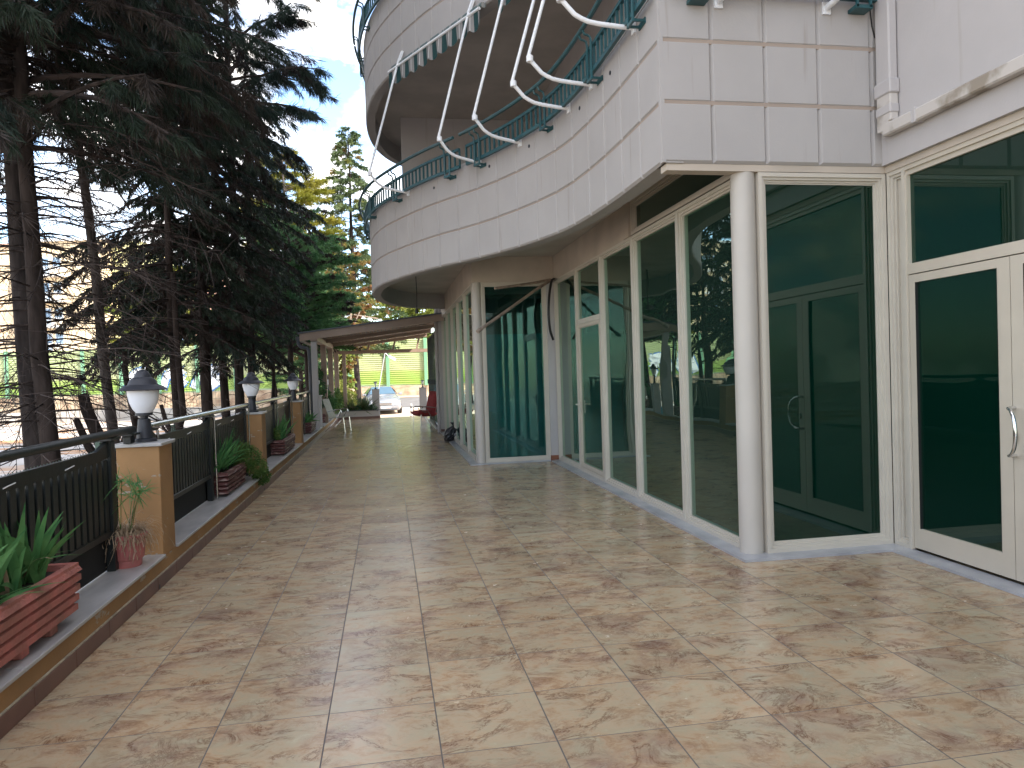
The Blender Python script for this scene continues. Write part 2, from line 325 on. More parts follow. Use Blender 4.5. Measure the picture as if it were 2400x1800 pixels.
MT['maroon']=mat('maroon_concrete',(.11,.035,.032),.55,col2=(.38,.27,.24),scale=9,detail=10,lo=.36,hi=.44,stretch=(1,.5,4),bump=.5,bscale=40)
MT['pot']=mat('pink_plastic',(.50,.15,.14),.5,col2=(.38,.13,.115),scale=7)
MT['soil']=mat('soil',(.06,.042,.03),1,col2=(.025,.018,.013),scale=22,bump=.9,bscale=50)
MT['brown']=mat('brown_steel_beam',(.30,.215,.165),.5,var=.12,scale=3)
MT['roofin']=mat('roof_slats',(.30,.20,.15),.6,var=.2,scale=3)
MT['roofout']=mat('roof_sheet_grey',(.06,.07,.085),.5)
MT['darkgrey']=mat('dark_grey_paint',(.05,.055,.065),.5)
MT['red']=mat('red_cushion_cloth',(.26,.028,.028),.9,var=.25,scale=9,bump=.3,bscale=60)
MT['greych']=mat('grey_cane_seat',(.40,.38,.31),.7,var=.2,scale=20)
MT['bag']=mat('black_plastic_film',(.012,.012,.015),.28,spec=.6)
MT['bark1']=barkmat('pine_bark',(.052,.042,.038),(.020,.016,.015))
MT['bark2']=barkmat('pale_bark',(.105,.09,.08),(.04,.033,.03))
MT['bark3']=barkmat('red_brown_bark',(.050,.038,.033),(.020,.015,.013))
MT['twig']=mat('dead_twig',(.075,.055,.048),.9,var=.3,scale=3)
MT['needle']=leafmat('dark_needles',(.013,.024,.016),(.028,.045,.026),.2,scale=.9)
MT['needleB']=leafmat('browned_needles',(.025,.019,.015),(.046,.034,.026),.2,scale=.8)
MT['needleG']=leafmat('green_cypress',(.045,.125,.052),(.10,.21,.075),.3,scale=1.3)
MT['needleP']=leafmat('bluish_pine_needles',(.018,.036,.028),(.040,.064,.044),.25,scale=1.3)
MT['yellow']=leafmat('yellow_green_needles',(.16,.17,.02),(.30,.27,.045),.45,scale=.9)
MT['spruce']=leafmat('spruce_needles',(.06,.10,.045),(.13,.17,.07),.3,scale=1.0)
MT['autumn']=leafmat('autumn_leaves',(.25,.13,.06),(.22,.24,.06),.45,scale=1.2)
MT['lime']=leafmat('lime_leaves',(.16,.22,.04),(.26,.28,.07),.45,scale=.7)
MT['iris']=leafmat('iris_blades',(.06,.19,.065),(.13,.30,.10),.35,scale=7)
MT['iristip']=leafmat('blade_yellow',(.20,.16,.05),(.12,.18,.05),.35,scale=9)
MT['herb']=leafmat('herb_leaves',(.06,.14,.035),(.15,.23,.06),.35,scale=6)
MT['dry']=leafmat('dry_stalks',(.30,.215,.14),(.46,.36,.25),.3,scale=14)
MT['glassA']=glassmat('grey_green_glass',(.48,.62,.53),.085,wave=.45,body=(.055,.125,.09),bw=.20)
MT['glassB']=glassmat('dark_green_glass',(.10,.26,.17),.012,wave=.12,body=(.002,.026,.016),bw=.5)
MT['glassT']=glassmat('dark_transom_glass',(.05,.055,.05),.0)
MT['glassC']=glassmat('bay_glass',(.42,.74,.74),.0,wave=.12,body=(.03,.10,.10),bw=.08)
MT['glassD']=glassmat('clear_glass',(.88,.93,.90),.0,bw=.02)
MT['teal']=mat('teal_board',(.022,.22,.215),.6,var=.15,scale=.8)
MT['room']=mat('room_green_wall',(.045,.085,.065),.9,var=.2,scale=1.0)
MT['roomlight']=mat('room_pale_wall',(.30,.34,.30),.9)
MT['greenpost']=mat('green_room_column',(.06,.22,.13),.7)
MT['black_cable']=mat('black_rubber',(.01,.01,.01),.5)
MT['conduit']=mat('dirty_conduit',(.36,.28,.22),.7,var=.4,scale=12)
MT['silver']=mat('silver_car_paint',(.30,.32,.36),.25,metal=.35,coat=.6)
MT['carglass']=mat('car_glass',(.10,.17,.24),.06,spec=.9)
MT['rubber']=mat('tyre_rubber',(.02,.02,.02),.8)
MT['plate']=mat('plate_white',(.8,.8,.8),.5)
MT['redtxt']=mat('plate_letters',(.35,.04,.03),.5)
MT['lampglass']=mat('headlamp_glass',(.70,.72,.70),.15,spec=.8)
MT['stone']=mat('rubble_stone',(.55,.43,.30),.9,col2=(.33,.22,.15),scale=2.2,bump=.9,bscale=5,detail=6)
MT['concrete']=mat('old_concrete',(.50,.47,.42),.9,col2=(.34,.31,.27),scale=1.2,bump=.3)
MT['asphalt']=mat('asphalt',(.20,.19,.19),.85,var=.2,scale=2,bump=.3)
MT['dirt']=mat('pale_dirt',(.62,.49,.37),.95,col2=(.47,.36,.27),scale=.8,bump=.4)
MT['fpost']=mat('fence_post_green',(.17,.36,.22),.5)
MT['beige']=mat('beige_facade',(.78,.62,.42),.85,var=.05,scale=.4)
MT['pink']=mat('pink_facade',(.68,.42,.32),.85,var=.06,scale=.4)
MT['paleyellow']=mat('pale_yellow_facade',(.75,.72,.38),.85)
MT['bwin']=mat('blue_window_glass',(.22,.32,.45),.15)
MT['wire']=mat('green_wire',(.06,.10,.07),.5)
MT['blueb']=mat('blue_bottle_plastic',(.25,.55,.75),.2)
MT['gwhite']=mat('graffiti_white',(.80,.84,.88),.6)
MT['gblue']=mat('graffiti_blue',(.08,.22,.50),.6)
MT['gyellow']=mat('graffiti_yellow',(.78,.72,.25),.6)
MT['terra']=mat('terracotta_tile',(.22,.075,.035),.6,var=.2)
MT['whitepole']=mat('white_pole_paint',(.78,.79,.80),.4,var=.04)
def fencemat():
    m=bpy.data.materials.new('green_fence_sheet'); m.use_nodes=True; t=m.node_tree; b=t.nodes['Principled BSDF']; l=t.links.new
    tcn=t.nodes.new('ShaderNodeTexCoord'); s=t.nodes.new('ShaderNodeSeparateXYZ'); l(tcn.outputs['Object'],s.inputs[0])
    n=t.nodes.new('ShaderNodeTexNoise'); n.inputs['Scale'].default_value=.35; n.inputs['Detail'].default_value=6; l(tcn.outputs['Object'],n.inputs['Vector'])
    a=t.nodes.new('ShaderNodeMath'); a.operation='MULTIPLY_ADD'; a.inputs[1].default_value=.28; l(n.outputs['Fac'],a.inputs[0]); l(s.outputs[2],a.inputs[2])
    mr=t.nodes.new('ShaderNodeMapRange'); mr.inputs[1].default_value=.14; mr.inputs[2].default_value=3.14; l(a.outputs[0],mr.inputs[0])
    r=t.nodes.new('ShaderNodeValToRGB'); e=r.color_ramp.elements; e[0].position=0; e[0].color=(.42,.50,.38,1); e[1].position=1; e[1].color=(.46,.52,.28,1)
    for p,c in ((.30,(.38,.50,.38,1)),(.345,(.30,.44,.09,1)),(.50,(.34,.47,.12,1)),(.62,(.38,.48,.15,1)),(.655,(.48,.50,.28,1)),(.80,(.48,.52,.29,1))):
        x=e.new(p); x.color=c
    l(mr.outputs[0],r.inputs[0]); l(r.outputs[0],b.inputs['Base Color']); b.inputs['Roughness'].default_value=.5
    return m
MT['fence']=fencemat()
def stripemat():
    m=bpy.data.materials.new('striped_awning_cloth'); m.use_nodes=True; t=m.node_tree; b=t.nodes['Principled BSDF']; l=t.links.new
    uv=t.nodes.new('ShaderNodeUVMap'); s=t.nodes.new('ShaderNodeSeparateXYZ'); l(uv.outputs[0],s.inputs[0])
    f=t.nodes.new('ShaderNodeMath'); f.operation='FRACT'; l(s.outputs[0],f.inputs[0])
    r=t.nodes.new('ShaderNodeValToRGB'); r.color_ramp.interpolation='CONSTANT'; e=r.color_ramp.elements
    e[0].position=0; e[0].color=(.010,.045,.045,1); e[1].position=.36; e[1].color=(.24,.23,.22,1)
    for p,c in ((.50,(.10,.10,.10,1)),(.52,(.24,.23,.22,1)),(.60,(.12,.12,.11,1)),(.62,(.55,.53,.50,1)),(.70,(.10,.10,.10,1)),(.72,(.24,.23,.22,1)),(.97,(.010,.045,.045,1))):
        x=e.new(p); x.color=c
    l(f.outputs[0],r.inputs[0]); l(r.outputs[0],b.inputs['Base Color']); b.inputs['Roughness'].default_value=.9
    return m
MT['stripe']=stripemat()
# ------------------------------------------------------------------ ground and terrace
H2=Vector((math.sin(YAW),math.cos(YAW),0)); S2=Vector((math.cos(YAW),-math.sin(YAW),0))
def smooth(t): t=max(0,min(1,t)); return t*t*(3-2*t)
def gz(x,y):
    d=x*H2.x+y*H2.y; s=x*S2.x+y*S2.y
    near=smooth((y-28.1)/5.5); side=smooth((x+7)/4)
    z=-.6+side*(.1+(1-near)*.47)
    wgt=smooth((s+20)/9)
    z+=wgt*smooth((d-39.5)/6)*.72
    return z
def ground():
    xs=sorted(set([-160,-110,-80,-60,-50,-42]+[-36+1.5*i for i in range(52)]+[48,60,80,110,160]))
    ys=sorted(set([-60,-40,-20,-10]+[-5+1.5*i for i in range(56)]+[85,100,130,170,240]))
    V=[(x,y,gz(x,y)) for y in ys for x in xs]; nx=len(xs)
    F=[(j*nx+i,j*nx+i+1,(j+1)*nx+i+1,(j+1)*nx+i) for j in range(len(ys)-1) for i in range(nx-1) if not(xs[i]>-1.9 and xs[i+1]<13 and ys[j+1]<27.9)]
    mb=MB(); mb.v=V; mb.f=F; o=mb.build('ground',MT['ground'],smooth=True); tag(o,kind='structure')
ground()
def strip(name,m,d0,d1,s0,s1,dz,n=40):
    mb=MB(); V=[];F=[]
    k=6
    for i in range(n+1):
        s=s0+(s1-s0)*i/n
        for j in range(k+1):
            p=H2*(d0+(d1-d0)*j/k)+S2*s; V.append((p.x,p.y,gz(p.x,p.y)+dz))
    for i in range(n):
        for j in range(k):
            a=i*(k+1)+j; F.append((a,a+k+1,a+k+2,a+1))
    mb.add(V,F); return tag(mb.build(name,m,smooth=True),kind='structure')
strip('road',MT['asphalt'],41.6,44.4,-22,60,.03)
strip('dirt_verge',MT['dirt'],30.5,41.4,-12,40,.02)
strip('dirt_path',MT['dirt'],44.6,46.6,-22,60,.025)
mb=MB(); mb.box(-2.2,14,-14,28.0,-.9,0); tag(mb.build('terrace_floor',MT['tile']),kind='structure')
# ------------------------------------------------------------------ balcony outline
PTS=[(2.24,5.56),(2.24,6.3),(2.235,7.05),(2.17,8.0),(2.06,8.6),(1.80,9.39),(1.45,10.18),(1.16,10.70),(.93,11.05),(.70,11.48),(.50,11.90),(.317,12.33),(.143,12.76),(0,13.2),(-.13,13.75),(-.22,14.47),(-.246,15.14),(-.21,15.9),(-.11,16.6),(.06,17.2),(.28,17.68),(.55,18.05),(.9,18.35),(1.52,18.62)]
def catrom(P,n=12):
    P=np.array(P,float); out=[]; P=np.vstack([2*P[0]-P[1],P,2*P[-1]-P[-2]])
    for i in range(1,len(P)-2):
        for k in range(n):
            t=k/n; a,b,c,d=P[i-1:i+3]
            out.append(.5*((2*b)+(c-a)*t+(2*a-5*b+4*c-d)*t*t+(3*b-a-3*c+d)*t**3))
    out.append(P[-2]); return np.array(out)
CV=catrom(PTS)
for _ in range(60): CV[1:-1]=(CV[:-2]+CV[1:-1]*2+CV[2:])/4
SL=np.concatenate([[0],np.cumsum(np.linalg.norm(np.diff(CV,axis=0),axis=1))])
def cpos(s): return np.array([np.interp(s,SL,CV[:,0]),np.interp(s,SL,CV[:,1])])
def cnrm(s):
    t=cpos(min(s+.05,SL[-1]))-cpos(max(s-.05,0)); t/=np.linalg.norm(t); return np.array([-t[1],t[0]])
CLEN=SL[-1]
def off(s,d): return cpos(s)+cnrm(s)*d
def oline(d,n=110,s0=0,s1=None):
    s1=CLEN if s1 is None else s1
    return [tuple(off(s0+(s1-s0)*i/n,d)) for i in range(n+1)]
bld=thing('apartment_building','white curved apartment building with green glass ground floor beside the tiled terrace','building',(2.98,5.66,0))
def P_(mb,name,m,par=None,**k): return mb.build(name,MT[m],par or bld,**k)
ZB=3.246; FH=3.45
def patch(mb,pf,nf,s0,s1,z0,z1,iu=.020,iz=.021,dep=.022,n=4):
    V=[];F=[]
    for k,(a,b,c,d,o) in enumerate(((s0,s1,z0,z1,-dep),(s0+iu,s1-iu,z0+iz,z1-iz,0))):
        for i in range(n+1):
            s=a+(b-a)*i/n; p=pf(s)+nf(s)*o
            V.append((p[0],p[1],c)); V.append((p[0],p[1],d))
    m=2*(n+1)
    for i in range(n):
        F.append((m+2*i,m+2*i+2,m+2*i+3,m+2*i+1))
        F.append((2*i,2*i+2,m+2*i+2,m+2*i)); F.append((2*i+1,m+2*i+1,m+2*i+3,2*i+3))
    F.append((0,m,m+1,1)); F.append((2*n,2*n+1,m+2*n+1,m+2*n))
    mb.add(V,F)
fpos=lambda s: np.array([4.26-s,5.55]); fnrm=lambda s: np.array([0,-1.])
zr=[ZB,3.732,4.226,4.66]
for lv in range(3):
    dz=lv*FH
    core=MB(); core.band(oline(-.022),oline(-.18),ZB+dz,4.64+dz)
    core.box(2.2625,4.26,5.572,5.73,ZB+dz+.0,4.64+dz)
    P_(core,'balcony_parapet','panel')
    gm=MB()
    for zg in (3.732,4.226):
        gm.band(oline(-.012),oline(-.03),zg-.019+dz,zg+.019+dz); gm.box(2.262,4.2,5.5575,5.58,zg-.019+dz,zg+.019+dz)
    P_(gm,'parapet_grooves','groove')
    pm=MB(); ns=round(CLEN/.487)
    for i in range(ns):
        for j in range(3): patch(pm,cpos,cnrm,CLEN*i/ns+.0005,CLEN*(i+1)/ns-.0005,zr[j]+dz,zr[j+1]+dz)
    fx=[0,.147,.633,1.113,1.582,2.022]
    for i in range(5):
        for j in range(3): patch(pm,fpos,fnrm,fx[i]+.0005,fx[i+1]-.0005,zr[j]+dz,zr[j+1]+dz,n=1)
    pm.box(2.2405,2.268,5.5505,5.61,ZB+dz+.001,4.66+dz)
    tag(pm.build('balcony_cladding',MT['panel'],bld,fix=True))
    cap=MB(); cap.band(oline(.004),oline(-.19),4.645+dz,4.665+dz); P_(cap,'parapet_coping','white')
    inner=[tuple(q) for q in oline(-.16)]
    poly=[(4.3,5.72),(2.36,5.72)]+inner[3:]+[(1.7,18.6),(10,18.6),(10,5.72)]
    so_=MB(); so_.prism(poly,3.605+dz,3.78+dz); P_(so_,'soffit','soffit')
# masses of the upper floors
m_=MB(); m_.box(3.25,14,5.74,15.7,3.79,18); m_.box(4.45,14,-12,5.73,3.79,18); P_(m_,'upper_wall','white'); m_=MB(); m_.box(3.25,14,15.76,20,3.79,10.6); P_(m_,'upper_wall','white'); m_=MB(); m_.box(1.71,10,18.605,19.74,3.606,3.785); P_(m_,'floor_slab','room')
m_=MB(); m_.box(1.5,3.249,18.7,20,3.79,10.6); P_(m_,'rear_wing_wall','white')
m_=MB(); m_.box(.47,3.25,15.6,15.75,3.785,7.05); m_.box(.47,3.25,15.6,15.75,7.24,10.5); P_(m_,'balcony_side_wall','white')
m_=MB(); m_.box(4.2,4.449,-12,5.56,3.246,18); P_(m_,'side_wall','white')
m_=MB(); m_.box(4.302,14,-12,5.715,3.606,3.785); m_.box(10,14,5.72,20,3.61,3.785); P_(m_,'floor_slab','room')
# ground floor beams over the glass
m_=MB(); m_.box(2.95,3.15,8.62,12.68,3.185,3.604); m_.box(2.93,3.17,8.42,8.62,3.185,3.604); P_(m_,'lintel_beam','cream')
m_=MB(); m_.box(1.50,2.949,12.50,12.68,3.165,3.604); m_.box(1.502,1.68,12.681,19.75,3.16,3.604); P_(m_,'bay_lintel_beam','cream')
m_=MB(); m_.box(2.28,4.239,5.575,5.70,3.19,3.245); m_.box(4.24,4.40,-12,5.70,3.19,3.2455); P_(m_,'window_head','cream')
m_=MB(); m_.box(2.815,2.955,12.49,12.68,.10,3.165); P_(m_,'corner_wall_strip','white')
m_=MB(); m_.box(2.81,2.95,12.475,12.68,0,.10); P_(m_,'terracotta_foot','terra')
m_=MB(); m_.box(1.42,1.70,19.75,20.95,.09,3.60); P_(m_,'end_pier','white')
m_=MB(); m_.box(1.405,1.70,19.735,20.9,0,.09); P_(m_,'pier_skirting','skirt')
m_=MB(); m_.tube([(1.36,19.9,.0),(1.36,19.9,3.2),(1.40,19.9,3.45)],.045,10); P_(m_,'rain_pipe','white',smooth=True)
m_=MB(); m_.cbox(1.37,1.42,20.05,20.25,1.50,1.68,.006); P_(m_,'meter_box','black')
# room behind the glass
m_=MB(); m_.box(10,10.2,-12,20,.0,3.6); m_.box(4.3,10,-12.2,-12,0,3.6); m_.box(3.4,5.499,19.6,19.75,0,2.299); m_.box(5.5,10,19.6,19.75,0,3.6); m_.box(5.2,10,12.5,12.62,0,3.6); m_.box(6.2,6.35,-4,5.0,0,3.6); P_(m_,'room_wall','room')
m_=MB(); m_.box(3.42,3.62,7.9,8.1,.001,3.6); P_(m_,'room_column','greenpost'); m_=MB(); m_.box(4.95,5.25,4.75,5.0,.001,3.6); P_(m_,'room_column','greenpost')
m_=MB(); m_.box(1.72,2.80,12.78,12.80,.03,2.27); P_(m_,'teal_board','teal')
# columns
for (x,y,r,zt,nm) in ((2.985,5.675,.098,3.19,0),(1.585,12.585,.082,3.165,1)):
    m_=MB(); m_.lathe([(r,.02),(r,zt)],(x,y,0),28); P_(m_,'corner_column','column',smooth=True)
# ------------------------------------------------------------------ windows
def lbox(mb,o,u,n,a0,a1,d0,d1,z0,z1):
    p=Vector((o[0],o[1],0))+u*((a0+a1)/2)+n*((d0+d1)/2)+Vector((0,0,(z0+z1)/2))
    mb.obox(p,u*((a1-a0)/2),n*((d1-d0)/2),Vector((0,0,(z1-z0)/2)))
STEP=[(.034,0),(.022,-.016),(.018,-.034)]
def ring(mb,o,u,n,W,z0,z1,steps=STEP,back=-.085,bot=True):
    a=0
    for w_,d in steps:
        b=a+w_
        lbox(mb,o,u,n,a,b,back,d,z0+a,z1-a); lbox(mb,o,u,n,W-b,W-a,back,d,z0+a,z1-a)
        lbox(mb,o,u,n,b,W-b,back,d-.0006,z1-b,z1-a)
        if bot: lbox(mb,o,u,n,b,W-b,back,d-.0006,z0+a,z0+b)
        a=b
    return a
def window(p0,p1,z0,z1,n,glass,name='window_frame',steps=STEP,gd=-.055,m='alu'):
    p0=Vector((*p0,0)); p1=Vector((*p1,0)); u=(p1-p0); W=u.length; u.normalize(); n=Vector((*n,0))
    mb=MB(); a=ring(mb,p0,u,n,W,z0,z1,steps); f=P_(mb,name,m)
    g=MB(); lbox(g,p0,u,n,a-.004,W-a+.004,gd-.008,gd,z0+a-.004,z1-a+.004); g.build('glass_pane',MT[glass],f,fix=True)
    return f
NX=(-1,0); NY=(0,-1)
yb=[5.775,6.98,8.37,9.71,11.03,12.46]
for i in range(5):
    if i==3: continue
    window((2.94,yb[i]),(2.94,yb[i+1]),.022,3.18,NX,'glassA')
# glazed door in the long facade
mb=MB(); ring(mb,Vector((2.94,9.71,0)),Vector((0,1,0)),Vector((-1,0,0)),1.32,.022,3.18,[(.034,0),(.022,-.016)])
lbox(mb,(2.94,9.71),Vector((0,1,0)),Vector((-1,0,0)),.056,1.264,-.08,-.004,2.30,2.37); fr=P_(mb,'door_frame','alu')
g=MB(); g.box(2.985,2.993,9.76,10.98,2.37,3.13); g.build('transom_pane',MT['glassA'],fr)
mb=MB(); ring(mb,Vector((2.94,9.768,0)),Vector((0,1,0)),Vector((-1,0,0)),1.204,.035,2.296,[(.05,-.004),(.012,-.016)],back=-.06)
mb.box(2.944,2.99,9.83,10.91,.10,.15); dr=P_(mb,'glazed_door','alu2')
g=MB(); g.box(2.972,2.980,9.825,10.915,.146,2.24); g.build('glass_pane',MT['glassA'],dr)
g=MB(); g.box(2.925,2.944,10.90,10.945,.92,1.12); g.tube([(2.935,10.925,1.06),(2.88,10.925,1.06),(2.88,10.82,1.06)],.011,8); g.build('door_handle',MT['alu'],dr,smooth=True)
# overhead transom above the two near panes
window((2.955,5.80),(2.955,8.40),3.20,3.604,NX,'glassT','transom_frame')
# pane facing the camera between the two corners
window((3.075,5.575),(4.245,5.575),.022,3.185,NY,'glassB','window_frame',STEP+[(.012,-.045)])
# double door in the right facade
window((4.25,5.57),(4.25,5.36),.022,3.19,NX,'alu','corner_frame',[(.034,0),(.022,-.016),(.018,-.034)])
mb=MB(); U=Vector((0,-1,0)); NN=Vector((-1,0,0)); o=(4.25,5.36)
lbox(mb,o,U,NN,0,2.30,-.09,.0,3.155,3.19); lbox(mb,o,U,NN,0,2.30,-.09,-.018,3.115,3.155)
lbox(mb,o,U,NN,0,2.30,-.09,-.004,2.30,2.385)
lbox(mb,o,U,NN,0,.018,-.09,-.006,.03,2.30); lbox(mb,o,U,NN,2.24,2.30,-.09,-.003,.03,3.115); lbox(mb,o,U,NN,0,.02,-.09,-.008,2.385,3.115)
df=P_(mb,'double_door_frame','alu2')
g=MB(); lbox(g,o,U,NN,.02,2.24,-.05,-.042,2.385,3.115); g.build('transom_pane',MT['glassB'],df)
for k,(a0,a1) in enumerate(((.022,1.000),(1.006,2.236))):
    mb=MB(); z0,z1=.045,2.292; sw=.065 if k==0 else .10; ew=.106 if k==0 else .065
    lbox(mb,o,U,NN,a0,a0+sw,-.055,-.008,z0,z1); lbox(mb,o,U,NN,a1-ew,a1,-.055,-.008,z0,z1)
    lbox(mb,o,U,NN,a0+sw,a1-ew,-.055,-.009,z1-.065,z1); lbox(mb,o,U,NN,a0+sw,a1-ew,-.055,-.009,z0,z0+.165)
    dl=P_(mb,'door_leaf','alu2')
    g=MB(); lbox(g,o,U,NN,a0+sw-.003,a1-ew+.003,-.038,-.030,z0+.16,z1-.06); g.build('glass_pane',MT['glassB'],dl)
    g=MB()
    lbox(g,o,U,NN,a0+sw,a0+sw+.006,-.03,-.0095,z0+.165,z1-.065); g.build('glazing_seal',MT['black_cable'],dl); g=MB(); lbox(g,o,U,NN,a1-ew-.006,a1-ew,-.03,-.0095,z0+.165,z1-.065); g.build('glazing_seal',MT['black_cable'],dl)
    if k==1:
        g=MB(); yh=5.36-a0-.03
        pts=[(4.193+.065,yh+.012,.915),(4.205,yh+.012,.915),(4.180,yh-.03,.93),(4.160,yh-.075,.985),(4.155,yh-.09,1.08),(4.160,yh-.075,1.175),(4.180,yh-.03,1.23),(4.205,yh+.012,1.245),(4.258,yh+.012,1.245)]
        g.tube([tuple(q) for q in catrom(pts,4)],.0125,10); g.build('door_handle',MT['chrome'],dl,smooth=True)
        g=MB(); g.cbox(4.225,4.245,yh-.012,yh+.003,1.015,1.075,.003); g.build('lock_cylinder',MT['steel'],dl,smooth=True)
# right of the double door: more facade, out to the side of the frame
window((4.25,3.05),(4.25,1.5),.022,3.19,NX,'glassB'); window((4.25,1.5),(4.25,-.2),.022,3.19,NX,'glassB')
m_=MB(); m_.box(4.2,4.4,-12,-.2,0,3.245); P_(m_,'side_wall_base','white')
# bay: front pane and the row of side panes
window((1.655,12.53),(2.815,12.53),.022,3.165,NY,'glassC')
ys=[12.66,14.08,15.5,16.9,18.3,19.72]
for i in range(5): window((1.50,ys[i]),(1.50,ys[i+1]),.022,3.16,NX,'glassC' if i<4 else 'glassA')
window((1.75,19.66),(3.4,19.66),.022,2.29,NY,'glassC')
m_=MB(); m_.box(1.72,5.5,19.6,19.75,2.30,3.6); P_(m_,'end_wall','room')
# marble sills
m_=MB(); m_.prism([(2.80,5.44),(2.80,12.40),(2.96,12.53),(3.06,12.53),(3.06,5.8),(3.06,5.70),(4.27,5.70),(4.27,-5),(4.10,-5),(4.10,5.41)],.001,.022)
m_.box(1.37,1.60,12.42,19.73,.001,.022); m_.box(1.601,2.80,12.455,12.62,.001,.0215); P_(m_,'marble_sill','sill')
# side wall rain pipe and ledge
mb=MB(); mb.cbox(4.115,4.195,5.33,5.50,3.86,18,.012); P_(mb,'drain_pipe','white')
mb=MB(); mb.cbox(4.105,4.199,5.315,5.515,3.78,3.90,.01); mb.cbox(4.110,4.197,5.322,5.508,3.62,3.70,.01); P_(mb,'pipe_collar','white')
mb=MB(); mb.cbox(4.117,4.193,5.33,5.50,3.56,3.80,.008)
pts=[]
for i in range(7):
    a=i/6*math.pi/2; pts.append((4.155,5.33+.085-.0-.085*1.0+ .085 - .17*(1-math.cos(a))*.9, 3.58-.085*math.sin(a)-.0))
mb.prism([(4.118,5.495),(4.192,5.495),(4.192,5.36),(4.118,5.36)],3.50,3.57)
mb.cbox(4.116,4.194,-5,5.44,3.455,3.555,.012); mb.cbox(4.117,4.193,5.34,5.49,3.47,3.60,.03); P_(mb,'pipe_elbow_run','dirtywhite')
mb=MB(); mb.cbox(4.112,4.199,5.05,5.09,3.448,3.562,.004); mb.cbox(4.112,4.199,5.0905,5.10,3.45,3.56,.004); P_(mb,'pipe_joint','white')
mb=MB(); mb.tube([(4.16,5.53,4.75),(4.12,5.56,4.6),(4.13,5.55,4.42),(4.15,5.545,4.32)],.006,6); P_(mb,'loose_cable','black_cable')
# ------------------------------------------------------------------ balcony railings (parts of the building)
def railing(s0,s1,dz,posts):
    z=4.60+dz
    mb=MB(); n=max(6,int((s1-s0)/.12)); P=[s0+(s1-s0)*i/n for i in range(n+1)]
    for zz,hh in ((z,.022),(z+.25,.018)):
        A=[tuple(off(s,.098)) for s in P]; B=[tuple(off(s,.062)) for s in P]; mb.band(A,B,zz-hh,zz+hh)
    nb=int((s1-s0)/.118)
    for i in range(nb+1):
        s=s0+(s1-s0)*i/nb; p=off(s,.08); t=cnrm(s)
        mb.obox((p[0],p[1],z+.125),(-t[1]*.010,t[0]*.010,0),(t[0]*.012,t[1]*.012,0),(0,0,.115))
    r=P_(mb,'balcony_railing','teal_iron')
    mb=MB(); mb.tube([(*off(s,.19),z+.40) for s in P],.024,8); mb.build('handrail',MT['teal_iron'],r,smooth=True)
    for sp in posts:
        mb=MB()
        for ds in (-.06,.06):
            q=[(.108,z-.09),(.108,z+.28),(.118,z+.32),(.145,z+.335),(.175,z+.34),(.19,z+.385)]
            s=sp+ds; mb.tube([(*off(s,a),b) for a,b in q],.013,6)
            mb.tube([(*off(s,.108),z-.085),(*off(s,.0),z-.085)],.013,6)
        a=off(sp-.075,.004); b=off(sp+.075,.004); mb.bar((*a,z-.085),(*b,z-.085),.014,.05)
        a=off(sp-.075,.108); b=off(sp+.075,.108); mb.bar((*a,z-.085),(*b,z-.085),.022,.03)
        mb.build('rail_bracket',MT['teal_iron'],r)
for dz in (0,FH):
    railing(.06,5.05,dz,[.35,1.55,3.05,4.75])
    railing(5.22,10.3,dz,[5.5,7.15,8.55,9.9]); railing(10.42,CLEN-.2,dz,[10.65,12.3,13.8])
mb=MB()
for zz in (4.60,4.85): mb.box(2.3,4.15,5.452,5.488,zz-.02,zz+.02)
for i in range(15): mb.box(2.35+i*.125-.01,2.35+i*.125+.01,5.46,5.48,4.62,4.83)
for x in (2.55,3.98):
    mb.box(x-.07,x-.05,5.43,5.45,4.515,4.88); mb.box(x+.05,x+.07,5.43,5.45,4.515,4.88); mb.box(x-.075,x+.075,5.43,5.545,4.505,4.535)
fr_=P_(mb,'balcony_railing','teal_iron'); mb=MB(); mb.tube([(2.25,5.36,5.0),(4.15,5.36,5.0)],.024,8); mb.build('handrail',MT['teal_iron'],fr_,smooth=True)
for s in (1.25,2.2,3.6,4.6,6.0): 
    p=off(s,.001); t=cnrm(s); mb=MB(); mb.tube([(p[0]-t[0]*.02,p[1]-t[1]*.02,4.47),(p[0]+t[0]*.004,p[1]+t[1]*.004,4.47)],.022,10); P_(mb,'drain_hole','black')
